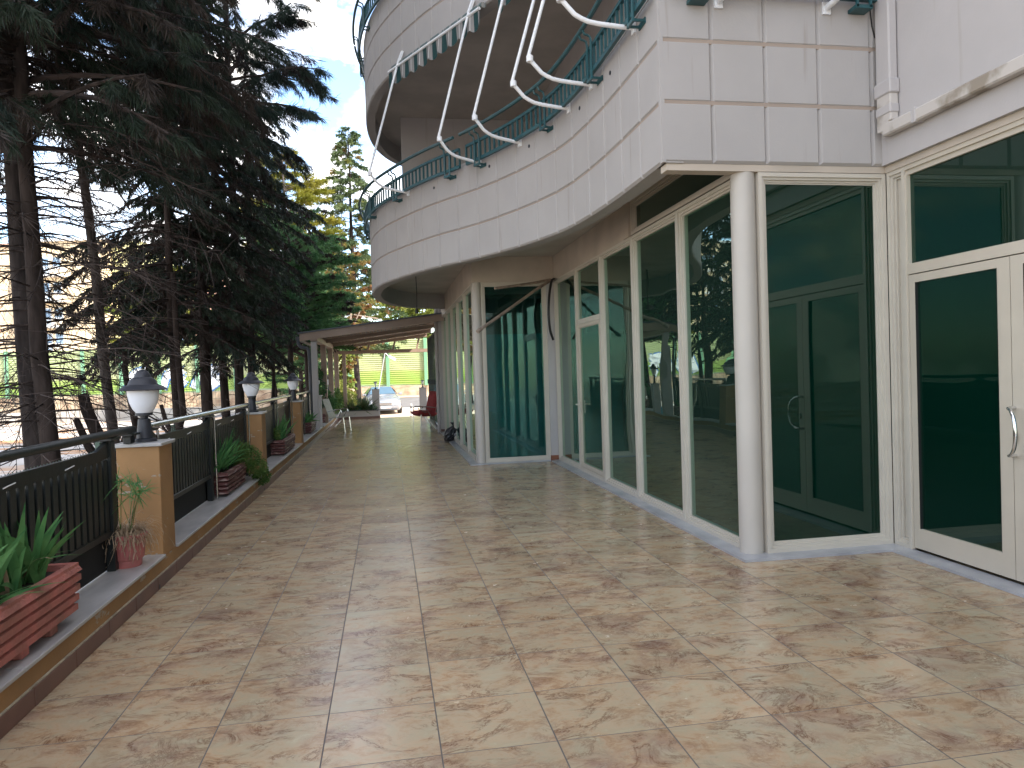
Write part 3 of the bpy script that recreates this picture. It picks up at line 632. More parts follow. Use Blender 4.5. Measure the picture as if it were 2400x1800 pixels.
# ------------------------------------------------------------------ awnings (arm profile is the same for all)
def nearest_s(x,y): return float(SL[int(np.argmin(np.hypot(CV[:,0]-x,CV[:,1]-y)))])
def awning(label,ends,cloth=True):
    ss=[nearest_s(*e) for e in ends]; c=cpos(sum(ss)/2)
    t=thing('awning',label,'awning',(c[0],c[1],4.58),'awnings on the curved balcony')
    tips=[]
    for s in ss:
        b=cpos(s); n=cnrm(s)
        q=lambda o,z: (b[0]+n[0]*o,b[1]+n[1]*o,z)
        mb=MB(); mb.tube([q(.015,4.578),q(.12,4.58),q(.33,4.597),q(.42,4.612),q(.48,4.635),q(.54,4.668),q(.655,4.79)],.021,10)
        mb.bar(q(.655,4.785),q(.672,4.835),.05,.035); mb.tube([q(.672,4.83),q(.10,6.70)],.0185,10); mb.bar(q(.11,6.66),q(.03,6.86),.05,.035)
        k=mb.build('support_arm',MT['whitepole'],t,smooth=True)
        mb=MB(); mb.lathe([(.036,-.03),(.036,.03)],(0,0,0),10); mb.v=[(q(.66,4.80)[0]+v[0],q(.66,4.80)[1]+v[1],q(.66,4.80)[2]+v[2]) for v in mb.v]; mb.build('joint_clamp',MT['whitepole'],k)
        mb=MB(); mb.bar(q(.0,4.578),q(.02,4.578),.07,.11); mb.build('wall_plate',MT['whitepole'],k)
        mb=MB(); mb.tube([q(.0,4.578),q(.035,4.578)],.013,6); mb.build('bolt',MT['darkgrey'],k)
        tips.append(Vector(q(.13,6.60)))
    if cloth:
        a,b=tips; d=(b-a).normalized(); a2=a-d*.28; b2=b+d*.28
        mb=MB(); mb.tube([a2,b2],.022,10); mb.build('front_bar',MT['whitepole'],t,smooth=True); mb=MB(); mb.tube([a2+Vector((0.06,0.02,.06)),b2+Vector((.06,.02,.06))],.042,10); mb.build('cloth_roll',MT['rollcloth'],t,smooth=True)
        # scalloped valance
        Lw=(b2-a2).length; n=int(Lw/.02); me=bpy.data.meshes.new('valance'); V=[];F=[];UV=[]; side=Vector((-d.y,d.x,0))
        for i in range(n+1):
            x=Lw*i/n; w_=math.sin(x*2*math.pi/.27)*.018+.012*math.sin(x*19); h=.225+.03*math.cos(x*2*math.pi/.27)
            for j,zz in enumerate((0,.5,1)):
                p=a2+d*x+side*(w_*zz+.0)+Vector((0,0,-.02-h*zz)); V.append(p); UV.append((x/.27,zz))
        for i in range(n):
            for j in range(2): k=i*3+j; F.append((k,k+3,k+4,k+1))
        me.from_pydata([tuple(v) for v in V],[],F); uv=me.uv_layers.new(name='UVMap')
        for lp in me.loops: uv.data[lp.index].uv=UV[lp.vertex_index]
        me.materials.append(MT['stripe']); ob=bpy.data.objects.new('valance',me); COL.objects.link(ob); setpar(ob,t)
    return t
awning('rolled awning with striped scalloped valance on the two farthest white poles of the balcony',[(.454,12.008),(1.405,10.253)])
awning('rolled striped awning on the middle pair of white poles along the curved balcony',[(1.815,9.324),(2.152,8.072)])
awning('awning on the nearest pair of thick white poles by the balcony corner',[(2.213,7.376),(2.24,6.114)])
t=thing('awning','awning with only two mounting feet showing on the flat balcony panel','awning',(3.2,5.5,4.55),'awnings on the curved balcony')
for x in (2.745,3.705):
    mb=MB(); mb.tube([(x,5.54,4.54),(x,5.42,4.545),(x,5.2,4.57),(x,5.05,4.63),(x,4.92,4.76)],.026,10); mb.tube([(x,4.92,4.78),(x,5.45,6.6)],.024,10); mb.box(x-.035,x+.035,5.53,5.55,4.49,4.59); mb.build('support_arm',MT['whitepole'],t,smooth=True)
# ------------------------------------------------------------------ cables and broken conduits at the bay corner
t=thing('broken_conduit','two broken pale conduits sticking out of the bay corner above the teal window','conduit',(2.86,12.4,3.2))
mb=MB(); mb.tube([(2.88,12.44,3.19),(2.5,12.2,3.10),(2.1,12.0,3.03),(1.80,11.85,2.98)],.022,8); mb.build('short_conduit',MT['conduit'],t,smooth=True)
mb=MB(); mb.tube([(2.88,12.42,3.17),(2.55,12.15,2.98),(2.0,11.75,2.62),(1.50,11.35,2.30)],.026,8); mb.tube([(1.50,11.35,2.30),(1.42,11.28,2.24)],.032,8); mb.build('long_conduit',MT['conduit'],t,smooth=True)
o=MB(); o.tube([tuple(q) for q in catrom([(2.92,12.35,3.19),(2.84,12.2,3.12),(2.76,12.05,2.85),(2.73,12.0,2.55),(2.76,12.05,2.28),(2.82,12.1,2.12)],5)],.022,8); tag(o.build('black_cable',MT['black_cable'],smooth=True),'thick black cable hanging in a curve beside the teal window','cable')
o=MB(); o.tube([(.62,14.3,3.60),(.63,14.3,3.2),(.62,14.3,2.86)],.008,6); o.lathe([(.03,-.05),(.035,0),(.015,.05)],(.62,14.3,2.84),10); tag(o.build('hanging_lamp_wire',MT['black_cable'],smooth=True),'thin wire with bare lamp holder hanging under the curved balcony','wire')
# ------------------------------------------------------------------ low wall, pillars, lamps, railings on the left
WY=[6.345,11.13,15.93]            # ochre pillars
WW=[20.75,25.55]                  # white pillars
wall=thing('low_wall','low ochre wall with flaking paint, brown skirting tiles and grey marble slabs along the terrace','wall',(-1.81,4,0))
m_=MB(); m_.box(-2.17,-1.81,-3,28.0,-.9,.212); P_(m_,'wall_body','ochre',wall)
m_=MB(); y=-3.0; rng=random.Random(5)
while y<27.9: m_.cbox(-1.811,-1.797,y+.0025,min(y+.497,27.95)-.0025,.001,.098+rng.uniform(-.002,.002),.002); y+=.4985
tag(P_(m_,'skirting_tiles','skirt',wall))
m_=MB(); m_.box(-1.8105,-1.802,-3,28,.0985,.108); P_(m_,'mortar_line','grout',wall)
ed=[-3,WY[0]-.175,WY[0]+.175,WY[1]-.175,WY[1]+.175,WY[2]-.175,WY[2]+.175,WW[0]-.17,WW[0]+.17,WW[1]-.17,WW[1]+.17,28.0]
for i in range(0,len(ed),2):
    a,b=ed[i],ed[i+1]; nn=max(1,round((b-a)/2.2))
    for k in range(nn):
        m_=MB(); m_.cbox(-2.15,-1.788,a+(b-a)*k/nn+.002,a+(b-a)*(k+1)/nn-.002,.213,.238,.004); P_(m_,'marble_slab','marble',wall)
for y in (3.52,6.0,8.1,10.9,12.9,15.4): 
    m_=MB(); m_.lathe([(.018,0),(.018,.012)],(0,0,0),10); m_.v=[(-1.7965+v[2]*.05,y+v[0]*1.0,.022+v[1]*1.1) for v in m_.v]; P_(m_,'drain_hole','black',wall)
pil=thing('pillar','ochre pillar with marble cap nearest the camera, behind the pink pot','pillar',(-1.97,WY[0],.212),'pillars along the low wall')
m_=MB(); m_.cbox(-.16,.16,-.17,.17,0,.89,.004); m_.build('shaft',MT['ochre'],None).parent=pil
m_=MB(); m_.cbox(-.185,.185,-.195,.195,.89,.918,.004); m_.build('cap',MT['marble'],None).parent=pil
p2=copy_tree(pil); p2.location=(-1.97,WY[1],.212); p2['label']='ochre pillar between the bushy herb and the second maroon trough'
p3=copy_tree(pil); p3.location=(-1.97,WY[2],.212); p3['label']='third ochre pillar, the farthest ochre one, in front of the maroon trough by the white post'
for k,(y,lb) in enumerate(((WW[0],'slim white pillar just beyond the white pergola post'),(WW[1],'white pillar among the plants under the far part of the pergola'))):
    q=thing('pillar',lb,'pillar',(-1.97,y,.212),'pillars along the low wall')
    m_=MB(); m_.cbox(-.15,.15,-.16,.16,0,.87,.004); m_.build('shaft',MT['white'],None).parent=q
    m_=MB(); m_.cbox(-.175,.175,-.185,.185,.87,.895,.004); m_.build('cap',MT['marble'],None).parent=q
def pillar_lamp(x,y,z,label,group='globe lamps on the pillars'):
    t=thing('pillar_lamp',label,'lamp',(x,y,z),group)
    m_=MB(); m_.lathe([(.090,0),(.090,.022),(.062,.026),(.058,.03)],(0,0,0),24); m_.lathe([(.063,.03),(.046,.185),(.030,.190),(.030,.213)],(0,0,0),18); m_.lathe([(.066,.214),(.066,.236)],(0,0,0),20)
    m_.build('base',MT['black'],None,smooth=True).parent=t
    m_=MB(); m_.lathe([(.060,.236),(.084,.27),(.106,.32),(.119,.38),(.122,.43)],(0,0,0),28); m_.build('globe',MT['globe'],None,smooth=True).parent=t
    m_=MB(); m_.lathe([(.183,.418),(.187,.424),(.150,.452),(.118,.463),(.112,.468),(.100,.500),(.072,.522),(.064,.526),(.060,.545),(.042,.572),(.018,.585),(.001,.588)],(0,0,0),32); m_.lathe([(.183,.418),(.12,.445)],(0,0,0),32,cap=False)
    m_.build('hood',MT['black'],None,smooth=True).parent=t
    return t
lamps=[(WY[0],1.130,'largest, nearest globe lamp with black hood, on the first ochre pillar'),(WY[1],1.130,'globe lamp with black hood on the second ochre pillar'),
 (WY[2],1.130,'globe lamp with black hood on the farthest ochre pillar'),(WW[0],1.107,'globe lamp half hidden by the black downpipe, on the slim white pillar'),(WW[1],1.107,'smallest globe lamp, seen between two brown pergola posts')]
l0=pillar_lamp(-1.965,lamps[0][0],lamps[0][1],lamps[0][2])
for y,z,lb in lamps[1:]:
    q=copy_tree(l0); q.location=(-1.965,y,z); q['label']=lb
def rail_section(y0,y1,label,dark=False,nmid=1,ext=0):
    t=thing('terrace_railing',label,'railing',(-2.0,(y0+y1)/2,.238),'iron railings between the pillars')
    m_=MB(); m_.tube([(-2.0,y0,1.245),(-2.0,y1+ext,1.245)],.029,12); m_.build('handrail',MT['green_iron' if dark else 'steel'],t,smooth=True)
    n=nmid+1; X=-2.03
    posts=[y0+.12+(y1-y0-.24)*i/n for i in range(n+1)]
    for k,py in enumerate(posts+([y1+ext] if ext else [])):
        m_=MB(); m_.cbox(X-.03,X+.03,py-.045,py+.045,1.135 if (ext and k==len(posts)) else .24,1.19,.004); m_.box(X-.05,X+.055,py-.10,py+.10,1.198,1.214); m_.box(X-.015,X+.025,py-.03,py+.03,1.19,1.199)
        p_=m_.build('post',MT['green_iron'],t)
        if not dark:
            m_=MB(); m_.tube([(X+.055,py+.065,.24),(X+.055,py+.065,1.197)],.011,8); m_.build('steel_rod',MT['steel'],p_,smooth=True)
    for k in range(n):
        a,b=posts[k]+.046,posts[k+1]-.046; N_=16; V=[];F=[]
        for i in range(N_+1):
            u=i/N_; y=a+(b-a)*u; e=min(u,1-u)*(b-a); lift=.06*math.exp(-(e/.10)**2)
            zt=1.135+lift; zb=1.055+.02*math.exp(-(e/.15)**2)-.0
            for x in (X-.014,X+.014): V.append((x,y,zb)); V.append((x,y,zt))
        for i in range(N_):
            q=4*i; F+=[(q,q+4,q+5,q+1),(q+2,q+3,q+7,q+6),(q+1,q+5,q+7,q+3),(q,q+2,q+6,q+4)]
        m_=MB(); m_.add(V,F); m_.cbox(X-.02,X+.02,a,b,.50,.545,.003); m_.build('rail_band',MT['green_iron'],t)
        m_=MB(); ns=max(2,int((b-a)/.098))
        for i in range(ns):
            y=a+(b-a)*(i+.5)/ns; m_.cbox(X-.008,X+.010,y-.034,y+.034,.545,1.06,.003)
        m_.build('slats',MT['green_iron'],t)
        m_=MB(); m_.box(X-.045,X-.04,a-.10,b+.10,.245,1.03); m_.build('backing_sheet',MT['darksheet'],t)  # near-black sheet behind the slats, keeps their gaps and the foot dark
        m_=MB()
        for i in range(max(1,int((b-a)/.75))):
            y=a+.35+i*.75; m_.tube([(X+.016,y,1.075),(X+.03,y+.03,1.085),(X+.026,y+.11,1.09)],.004,4)
        m_.build('wire_tie',MT['whitepole'],t)
    return t
rail_section(2.2,5.86,'nearest dark green slatted railing with thick dark handrail at the left edge',True,0,.31)
rail_section(-2.6,2.1,'dark railing continuing toward the camera beyond the left edge',True,1)
rail_section(6.53,10.95,'slatted railing with steel handrail between the first and second ochre pillars',False,1)
rail_section(11.31,15.75,'slatted railing with steel handrail between the second and third ochre pillars',False,1)
rail_section(16.11,19.45,'slatted railing behind the white pergola post',False,1)
# wire mesh fence just outside the terrace
mb=MB(); 
for i in range(0,150):
    y=2.0+i*.055; mb.bar((-2.75,y,-.6),(-2.75,y,.98),.005,.005)
for j in range(12):
    z=-.5+j*.13; mb.bar((-2.745,2,z),(-2.745,10.2,z),.005,.005)
for j in (0.93,.80,.40): 
    for a in (0,1): mb.bar((-2.76+.012*a,2,j+.015*a),(-2.76+.012*a,10.2,j+.015*a),.005,.005)
wf=thing('mesh_fence','green welded wire mesh fence behind the nearest railing','fence',(-2.75,6,-.6)); mb.build('mesh',MT['wire'],wf)
for y in (2.6,5.1,7.6,10.1):
    m_=MB(); m_.cbox(-2.80,-2.755,y-.025,y+.025,-.7,1.05,.004); m_.build('post',MT['wire'],wf)
# ------------------------------------------------------------------ planters
def trough(label,y0,y1,x0,x1,zf,z0,z1,matn,ribs=5,feet=True,group='ribbed concrete troughs on the low wall'):
    t=thing('plant_trough',label,'planter',((x0+x1)/2,(y0+y1)/2,zf),group)
    m_=MB(); h=(z1-z0)
    # stepped flared section swept round the rectangle
    prof=[]
    for i in range(ribs):
        a=z0+h*i/ribs; b=z0+h*(i+1)/ribs; o_=.028*(i/ribs)
        prof+=[(o_-.034,a+.002),(o_-.008,a+.010),(o_-.008,b-.012),(o_-.034,b-.002)]
    prof[-2]=(0.0,z1-.030+.012); prof[-1]=(0.0,z1)
    V=[];F=[]
    for o_,z in prof:
        V+=[(x0-o_,y0-o_,z),(x1+o_,y0-o_,z),(x1+o_,y1+o_,z),(x0-o_,y1+o_,z)]
    V+=[(x0+.04,y0+.04,z1),(x1-.04,y0+.04,z1),(x1-.04,y1-.04,z1),(x0+.04,y1-.04,z1)]; V+=[(x0+.05,y0+.05,z1-.07),(x1-.05,y0+.05,z1-.07),(x1-.05,y1-.05,z1-.07),(x0+.05,y1-.05,z1-.07)]
    n=len(V)//4
    for i in range(n-1):
        for k in range(4): F.append((4*i+k,4*i+(k+1)%4,4*i+4+(k+1)%4,4*i+4+k))
    F.append((3,2,1,0)); F.append((4*n-4,4*n-3,4*n-2,4*n-1)); m_.add(V,F); m_.build('box',MT[matn],t)
    if feet:
        for y in (y0+.2,(y0+y1)/2+.1,y1-.25):
            m_=MB(); m_.cbox(x0+.03,x1-.035,y-.04,y+.04,zf,z0+.003,.008); m_.build('foot',MT[matn],t)
    m_=MB(); m_.box(x0+.045,x1-.045,y0+.045,y1-.045,z1-.06,z1-.035); m_.build('soil',MT['soil'],t)
    return t
trough('pink ribbed concrete trough at the left edge, nearest the camera',3.25,4.60,-2.10,-1.815,.238,.292,.575,'pinkc')
trough('maroon ribbed trough with chipped paint between the first and second ochre pillars',8.95,10.05,-2.22,-1.885,.238,.262,.525,'maroon')
trough('maroon ribbed trough with chipped paint between the second and third ochre pillars',13.35,14.85,-2.17,-1.83,.238,.26,.515,'maroon')
trough('maroon ribbed trough standing against the white pergola post',18.2,19.35,-2.17,-1.85,.238,.26,.515,'maroon')
trough('dark trough behind the grey cane chair under the pergola',22.2,23.6,-2.17,-1.85,.238,.26,.515,'maroon')
t=thing('flower_pot','round pink plastic pot with fluted sides on the slab before the first pillar','flower pot',(-1.975,5.86,.238))
m_=MB(); V=[];F=[]; prof=[(.098,0),(.102,.012),(.104,.05),(.117,.062),(.133,.205),(.135,.216),(.146,.222),(.148,.246),(.137,.248),(.130,.20)]; n=72
for r,z in prof:
    for k in range(n):
        a=2*math.pi*k/n; rr=r*(1+(.014*math.cos(a*24) if .06<z<.21 and r>.11 else 0)); V.append((-1.975+rr*math.cos(a),5.86+rr*math.sin(a),.238+z))
for i in range(len(prof)-1):
    for k in range(n): F.append((i*n+k,i*n+(k+1)%n,(i+1)*n+(k+1)%n,(i+1)*n+k))
F.append(tuple(range(n))[::-1]); m_.add(V,F); m_.build('pot',MT['pot'],t,smooth=True)
m_=MB(); m_.lathe([(.13,.20),(.128,.215)],(-1.975,5.86,.238),24); m_.build('soil',MT['soil'],t)
# ------------------------------------------------------------------ leafy plants
def blades(rng,pts,n,lmin,lmax,w,spread,droop,seg=6,fold=.25,lean=(0,0)):
    V=[];F=[]
    for i in range(n):
        bx,by,bz=rng.choice(pts); bx+=rng.uniform(-.05,.05); by+=rng.uniform(-.05,.05)
        a=rng.uniform(0,2*math.pi); tilt=abs(rng.gauss(0,spread)); l=rng.uniform(lmin,lmax); dr=rng.uniform(0,droop)*(1 if rng.random()<.8 else 2.3)
        d=Vector((math.cos(a)*math.sin(tilt)+lean[0],math.sin(a)*math.sin(tilt)+lean[1],math.cos(tilt))).normalized()
        hx=Vector((math.cos(a),math.sin(a),0)); b=rng.uniform(0,math.pi); side=(Vector((math.cos(b),math.sin(b),0))); side=(side-d*side.dot(d)).normalized()
        ww=w*rng.uniform(.7,1.2); p=Vector((bx,by,bz)); base=len(V)
        for k in range(seg+1):
            u=k/seg; wd=ww*(min(1,.62+u*1.2) if u<.4 else max(0.03,1-((u-.4)/.6)**1.8)); q=p+d*l*u+hx*dr*l*u*u*.9-Vector((0,0,dr*l*u**2.4*.8))
            nrm=d.cross(side)
            V+=[q-side*wd*.5,q+nrm*wd*fold*.4,q+side*wd*.5]
        for k in range(seg):
            a0=base+3*k; F+=[(a0,a0+1,a0+4,a0+3),(a0+1,a0+2,a0+5,a0+4)]
    return V,F
def iris(label,line,n,lmin,lmax,w,seed,spread=.42,droop=.35,group='sword-leaved plants in the troughs',lean=(0,0),mt='iris'):
    rng=random.Random(seed); (x0,y0,z),(x1,y1,_)=line; k=max(2,int(abs(y1-y0)/.22)+1)
    pts=[(x0+(x1-x0)*i/(k-1),y0+(y1-y0)*i/(k-1),z) for i in range(k)]
    t=thing('iris_plant',label,'plant',((x0+x1)/2,(y0+y1)/2,z),group)
    V,F=blades(rng,pts,n,lmin,lmax,w,spread,droop,lean=lean); mb=MB(); mb.add(V,F); mb.build('leaves',MT[mt],t,fix=False,smooth=True)
    V,F=blades(rng,pts,max(3,n//9),lmin*.5,lmax*.7,w*.6,.9,1.0); mb=MB(); mb.add(V,F); mb.build('dry_leaves',MT['dry'],t,fix=False,smooth=True)
    return t
iris('tall broad sword leaves growing in the pink trough at the left edge',((-1.99,3.35,.53),(-1.95,4.35,.53)),92,.26,.52,.044,11,.50,.30,lean=(0,.05))
iris('dense upright sword leaves in the maroon trough between the first two pillars',((-2.07,9.05,.48),(-2.05,9.85,.48)),150,.32,.62,.034,12,.36,.25)
iris('sword leaves and a small shrub in the trough between the second and third pillars',((-2.0,13.5,.48),(-2.0,14.5,.48)),60,.22,.55,.034,13,.35,.25)
iris('short fresh leaves in the trough by the white pergola post',((-2.0,18.3,.48),(-2.0,19.2,.48)),70,.15,.36,.04,14,.55,.5)
def leafcloud(name,centers,radii,n,L_,W_,mt,parent,seed,grav=0.0,squash=1.0):
    r=np.random.default_rng(seed); C=np.array(centers,float); Rr=np.array(radii,float); idx=r.integers(0,len(C),n)
    d=r.normal(size=(n,3)); d/=np.linalg.norm(d,axis=1)[:,None]; rad=r.uniform(.25,1,n)**.5
    P=C[idx]+d*(rad*Rr[idx])[:,None]*np.array([1,1,squash]); D=d*.6+r.normal(size=(n,3))*.7-np.array([0,0,grav]); D/=np.linalg.norm(D,axis=1)[:,None]
    return leafquads(name,P,D,L_,W_,mt,parent,r)
def leafquads(name,P,D,L_,W_,mt,parent,r):
    n=len(P); S_=np.cross(D,r.normal(size=(n,3))); S_/=(np.linalg.norm(S_,axis=1)[:,None]+1e-9); l=(L_*r.uniform(.6,1.3,n))[:,None]; w_=(W_*r.uniform(.6,1.3,n))[:,None]*.5
    V=np.stack([P,P+D*l*.45+S_*w_,P+D*l,P+D*l*.45-S_*w_],1).reshape(-1,3); F=np.arange(4*n).reshape(-1,4)
    return npmesh(name,V,F,MT[mt],parent)
def bush(label,centers,radii,n,L_,W_,mt,seed,name='shrub',cat='plant',grav=.2,stems=True,group=None):
    c=centers[0]; t=thing(name,label,cat,tuple(c),group)
    leafcloud('leaves',centers,radii,n,L_,W_,mt,t,seed,grav)
    if stems:
        mb=MB(); rr=random.Random(seed); b=Vector(centers[0])
        for q,rd in zip(centers,radii):
            for _ in range(5):
                e=Vector(q)+Vector((rr.uniform(-rd,rd)*.7,rr.uniform(-rd,rd)*.7,rr.uniform(-.3,.8)*rd)); mb.tube([b+Vector((rr.uniform(-.03,.03),rr.uniform(-.03,.03),-.1)),(b+e)/2+Vector((0,0,.03)),e],.0035,4)
        mb.build('stems',MT['herb'],t)
    return t
bush('feathery light green herb spilling out of the maroon trough down over the wall',[(-1.98,10.0,.60),(-1.88,10.25,.56),(-1.80,10.4,.40),(-1.77,10.55,.26),(-2.0,10.35,.62)],[.17,.17,.15,.12,.16],5200,.030,.017,'herb',21,'herb_plant')
bush('low leafy shrub at the near end of the second maroon trough',[(-2.05,13.5,.60),(-2.1,13.75,.62)],[.14,.13],900,.05,.035,'herb',22)
# papyrus in the pink pot: green umbrellas on thin stems, dry strands hanging all round
t=thing('papyrus_plant','half dry papyrus with hanging brown strands in the round pink pot','plant',(-1.975,5.86,.46))
rng=random.Random(3); mb=MB(); V=[];F=[]; GV=[];GF=[]
for i in range(7):
    a=rng.uniform(0,6.28); rr=rng.uniform(.03,.22); h=rng.uniform(.30,.46); b=Vector((-1.975+rng.uniform(-.05,.05),5.86+rng.uniform(-.05,.05),.45)); e=b+Vector((math.cos(a)*rr,math.sin(a)*rr,h))
    mb.tube([b,(b+e)/2+Vector((0,0,.04)),e],.003,4)
    v,f=blades(rng,[tuple(e)],15,.09,.18,.008,1.35,.6,seg=4); k=len(GV); GV+=v; GF+=[tuple(q+k for q in ff) for ff in f]
mb.build('stems',MT['herb'],t); mb=MB(); mb.add(GV,GF); mb.build('green_blades',MT['iris'],t,fix=False)
for i in range(520):
    a=rng.uniform(0,6.28); r0=rng.uniform(0,.10); q=Vector((-1.975+math.cos(a)*r0,5.86+math.sin(a)*r0,.46)); w_=rng.uniform(.0014,.0034); base=len(V); st_=rng.uniform(.013,.031)
    d=Vector((math.cos(a)*rng.uniform(.3,1.2),math.sin(a)*rng.uniform(.3,1.2),rng.uniform(.5,1.8))).normalized(); kk=rng.choice([8,9,11])
    for k in range(kk+1):
        s_=Vector((-d.y,d.x,0)); s_=s_.normalized() if s_.length>1e-4 else Vector((1,0,0)); V+=[q-s_*w_,q+s_*w_]
        q=q+d*st_; d=(d+Vector((rng.gauss(0,.22),rng.gauss(0,.22),-.30+rng.gauss(0,.15)))).normalized()
    for k in range(kk): z=base+2*k; F.append((z,z+1,z+3,z+2))
mb=MB(); mb.add(V,F); mb.build('dry_strands',MT['dry'],t,fix=False)
# ------------------------------------------------------------------ trees
def tree(name,label,base,H,tr,h0,prof,nl,fol='needle',fol2=None,f2=.0,e0=.1,droop=.25,tw=.22,twl=.5,twdroop=.3,lpt=14,L_=.13,W_=.016,grav=.3,lean=(0,0),bark='bark1',bare=0,bareh=(0,1),seed=1,cat='tree',group=None,az=None,trunks=None,wob=.02,twbare=0,barel=1.2,azc=None,xm=(-2.4,-1.3)):
    r=np.random.default_rng(seed); rr=random.Random(seed)
    base=(base[0],base[1],gz(base[0],base[1])-.1 if len(base)<3 else base[2]); t=thing(name,label,cat,base,group)
    B=Vector(base); n=12; tp=[]; px=py=0
    for i in range(n+1):
        u=i/n; px+=rr.gauss(0,wob)*(u>0); py+=rr.gauss(0,wob)*(u>0); tp.append(B+Vector((lean[0]*u*H+px,lean[1]*u*H+py,u*H)))
    def tpos(h):
        u=max(0,min(.9999,h/H))*n; i=int(u); return tp[i].lerp(tp[i+1],u-i)
    mb=MB(); rad=[tr*(1.25 if i==0 else 1)*(1-i/n)**.75+.012 for i in range(n+1)]; mb.tube(tp,rad,12); mb.build('trunk',MT[bark],t,smooth=True)
    br=MB(); TW=[];TD=[];TL=[]
    for i in range(nl):
        u=(i+rr.random())/nl; h=h0+(H-h0)*u**.95; s=tpos(h); a=rr.uniform(0,2*math.pi) if az is None else rr.gauss(az[0],az[1])
        ln=prof(u)*rr.uniform(.7,1.15)
        if azc: ln*=1+azc[1]*math.cos(a-azc[0])
        cx=math.cos(a); lim=xm[0]+(xm[1]-xm[0])*smooth((s.z-4.2)/2.6)
        if xm and cx>.05: ln=min(ln,max(.25,(lim-s.x)/cx*rr.uniform(.85,1.05)))
        ee=e0+rr.gauss(0,.08); dd=droop*rr.uniform(.6,1.4); hx=Vector((math.cos(a),math.sin(a),0)); sd=Vector((-math.sin(a),math.cos(a),0)); bend=rr.uniform(-.12,.12)
        pts=[s+hx*ln*v+sd*bend*ln*v*v+Vector((0,0,ln*(ee*v-dd*v*v))) for v in (0,.2,.4,.6,.8,1)]
        r0=min(tr*.42,.018+.012*ln)*(1-.5*u); br.tube(pts,[r0*(1-.8*v)+.003 for v in (0,.2,.4,.6,.8,1)],5,cap=False)
        nt_=max(3,int(ln/tw))
        for k in range(nt_):
            v=.18+.82*(k+rr.random())/nt_; j=min(4,int(v*5)); p=pts[j].lerp(pts[j+1],v*5-j); sg=1 if k%2 else -1
            an=rr.uniform(.5,1.2)*(1-.5*v)*sg; d=(hx*math.cos(an)+sd*math.sin(an)+Vector((0,0,rr.uniform(-.15,.25)-twdroop))).normalized(); l=twl*rr.uniform(.5,1.25)*(1.15-.55*v)*min(1,.45+ln*.35)
            TW.append(p); TD.append(d); TL.append(l); br.tube([p,p+d*l*.6,p+d*l+Vector((0,0,-l*.12*grav))],[.005,.003,.0015],3,cap=False)
    for i in range(bare):
        h=bareh[0]+(bareh[1]-bareh[0])*rr.random(); s=tpos(h); a=rr.uniform(0,2*math.pi); ln=barel*rr.uniform(.4,1.3); hx=Vector((math.cos(a),math.sin(a),0)); sd=Vector((-hx.y,hx.x,0)); e=rr.uniform(-.15,.3); dd=rr.uniform(.1,.6); bd=rr.uniform(-.3,.3)
        pts=[s+hx*ln*v+sd*bd*ln*v*v+Vector((0,0,ln*(e*v-dd*v*v))) for v in (0,.25,.5,.75,1)]; br.tube(pts,[.012,.009,.006,.004,.002],4,cap=False)
        for k in range(int(ln*9)):
            v=rr.uniform(.15,1); j=min(3,int(v*4)); p=pts[j].lerp(pts[j+1],v*4-j); d=(hx*rr.uniform(-.1,1)+sd*rr.uniform(-1,1)+Vector((0,0,rr.uniform(-1.0,.35)))).normalized(); l=rr.uniform(.12,.55); c2=Vector((rr.uniform(-.1,.1),rr.uniform(-.1,.1),-rr.uniform(0,.15)))*l*2
            br.tube([p,p+d*l*.5+c2*.3,p+d*l+c2],[.0038,.0028,.0014],3,cap=False)
    br.build('branches',MT['twig' if bark!='bark3' else 'bark3'],t,fix=False)
    TW=np.array([tuple(v) for v in TW]); TD=np.array([tuple(v) for v in TD]); TL=np.array(TL); m=len(TW)
    keep=r.random(m)>=twbare; sel=r.random(m)<f2
    for nm,mt_,msk in (('foliage',fol,keep&~sel),('dead_foliage',fol2,keep&sel)):
        if mt_ is None or msk.sum()==0: continue
        p=np.repeat(TW[msk],lpt,0); d=np.repeat(TD[msk],lpt,0); l=np.repeat(TL[msk],lpt)[:,None]; k=len(p); u=r.random((k,1))
        P=p+d*l*u+np.array([0,0,-.12*grav])*l*u*u+r.normal(size=(k,3))*.012; D=d*.75+r.normal(size=(k,3))*.48-np.array([0,0,grav]); D/=np.linalg.norm(D,axis=1)[:,None]
        leafquads(nm,P,D,L_,W_,mt_,t,r)
    return t
cone=lambda a,b,p=.8: (lambda u: a*(1-u)**p+b)
dome=lambda a: (lambda u: a*math.sqrt(max(.03,1-(u*1.9-.75)**2/1.35)))
G1='conifers in the row outside the terrace'
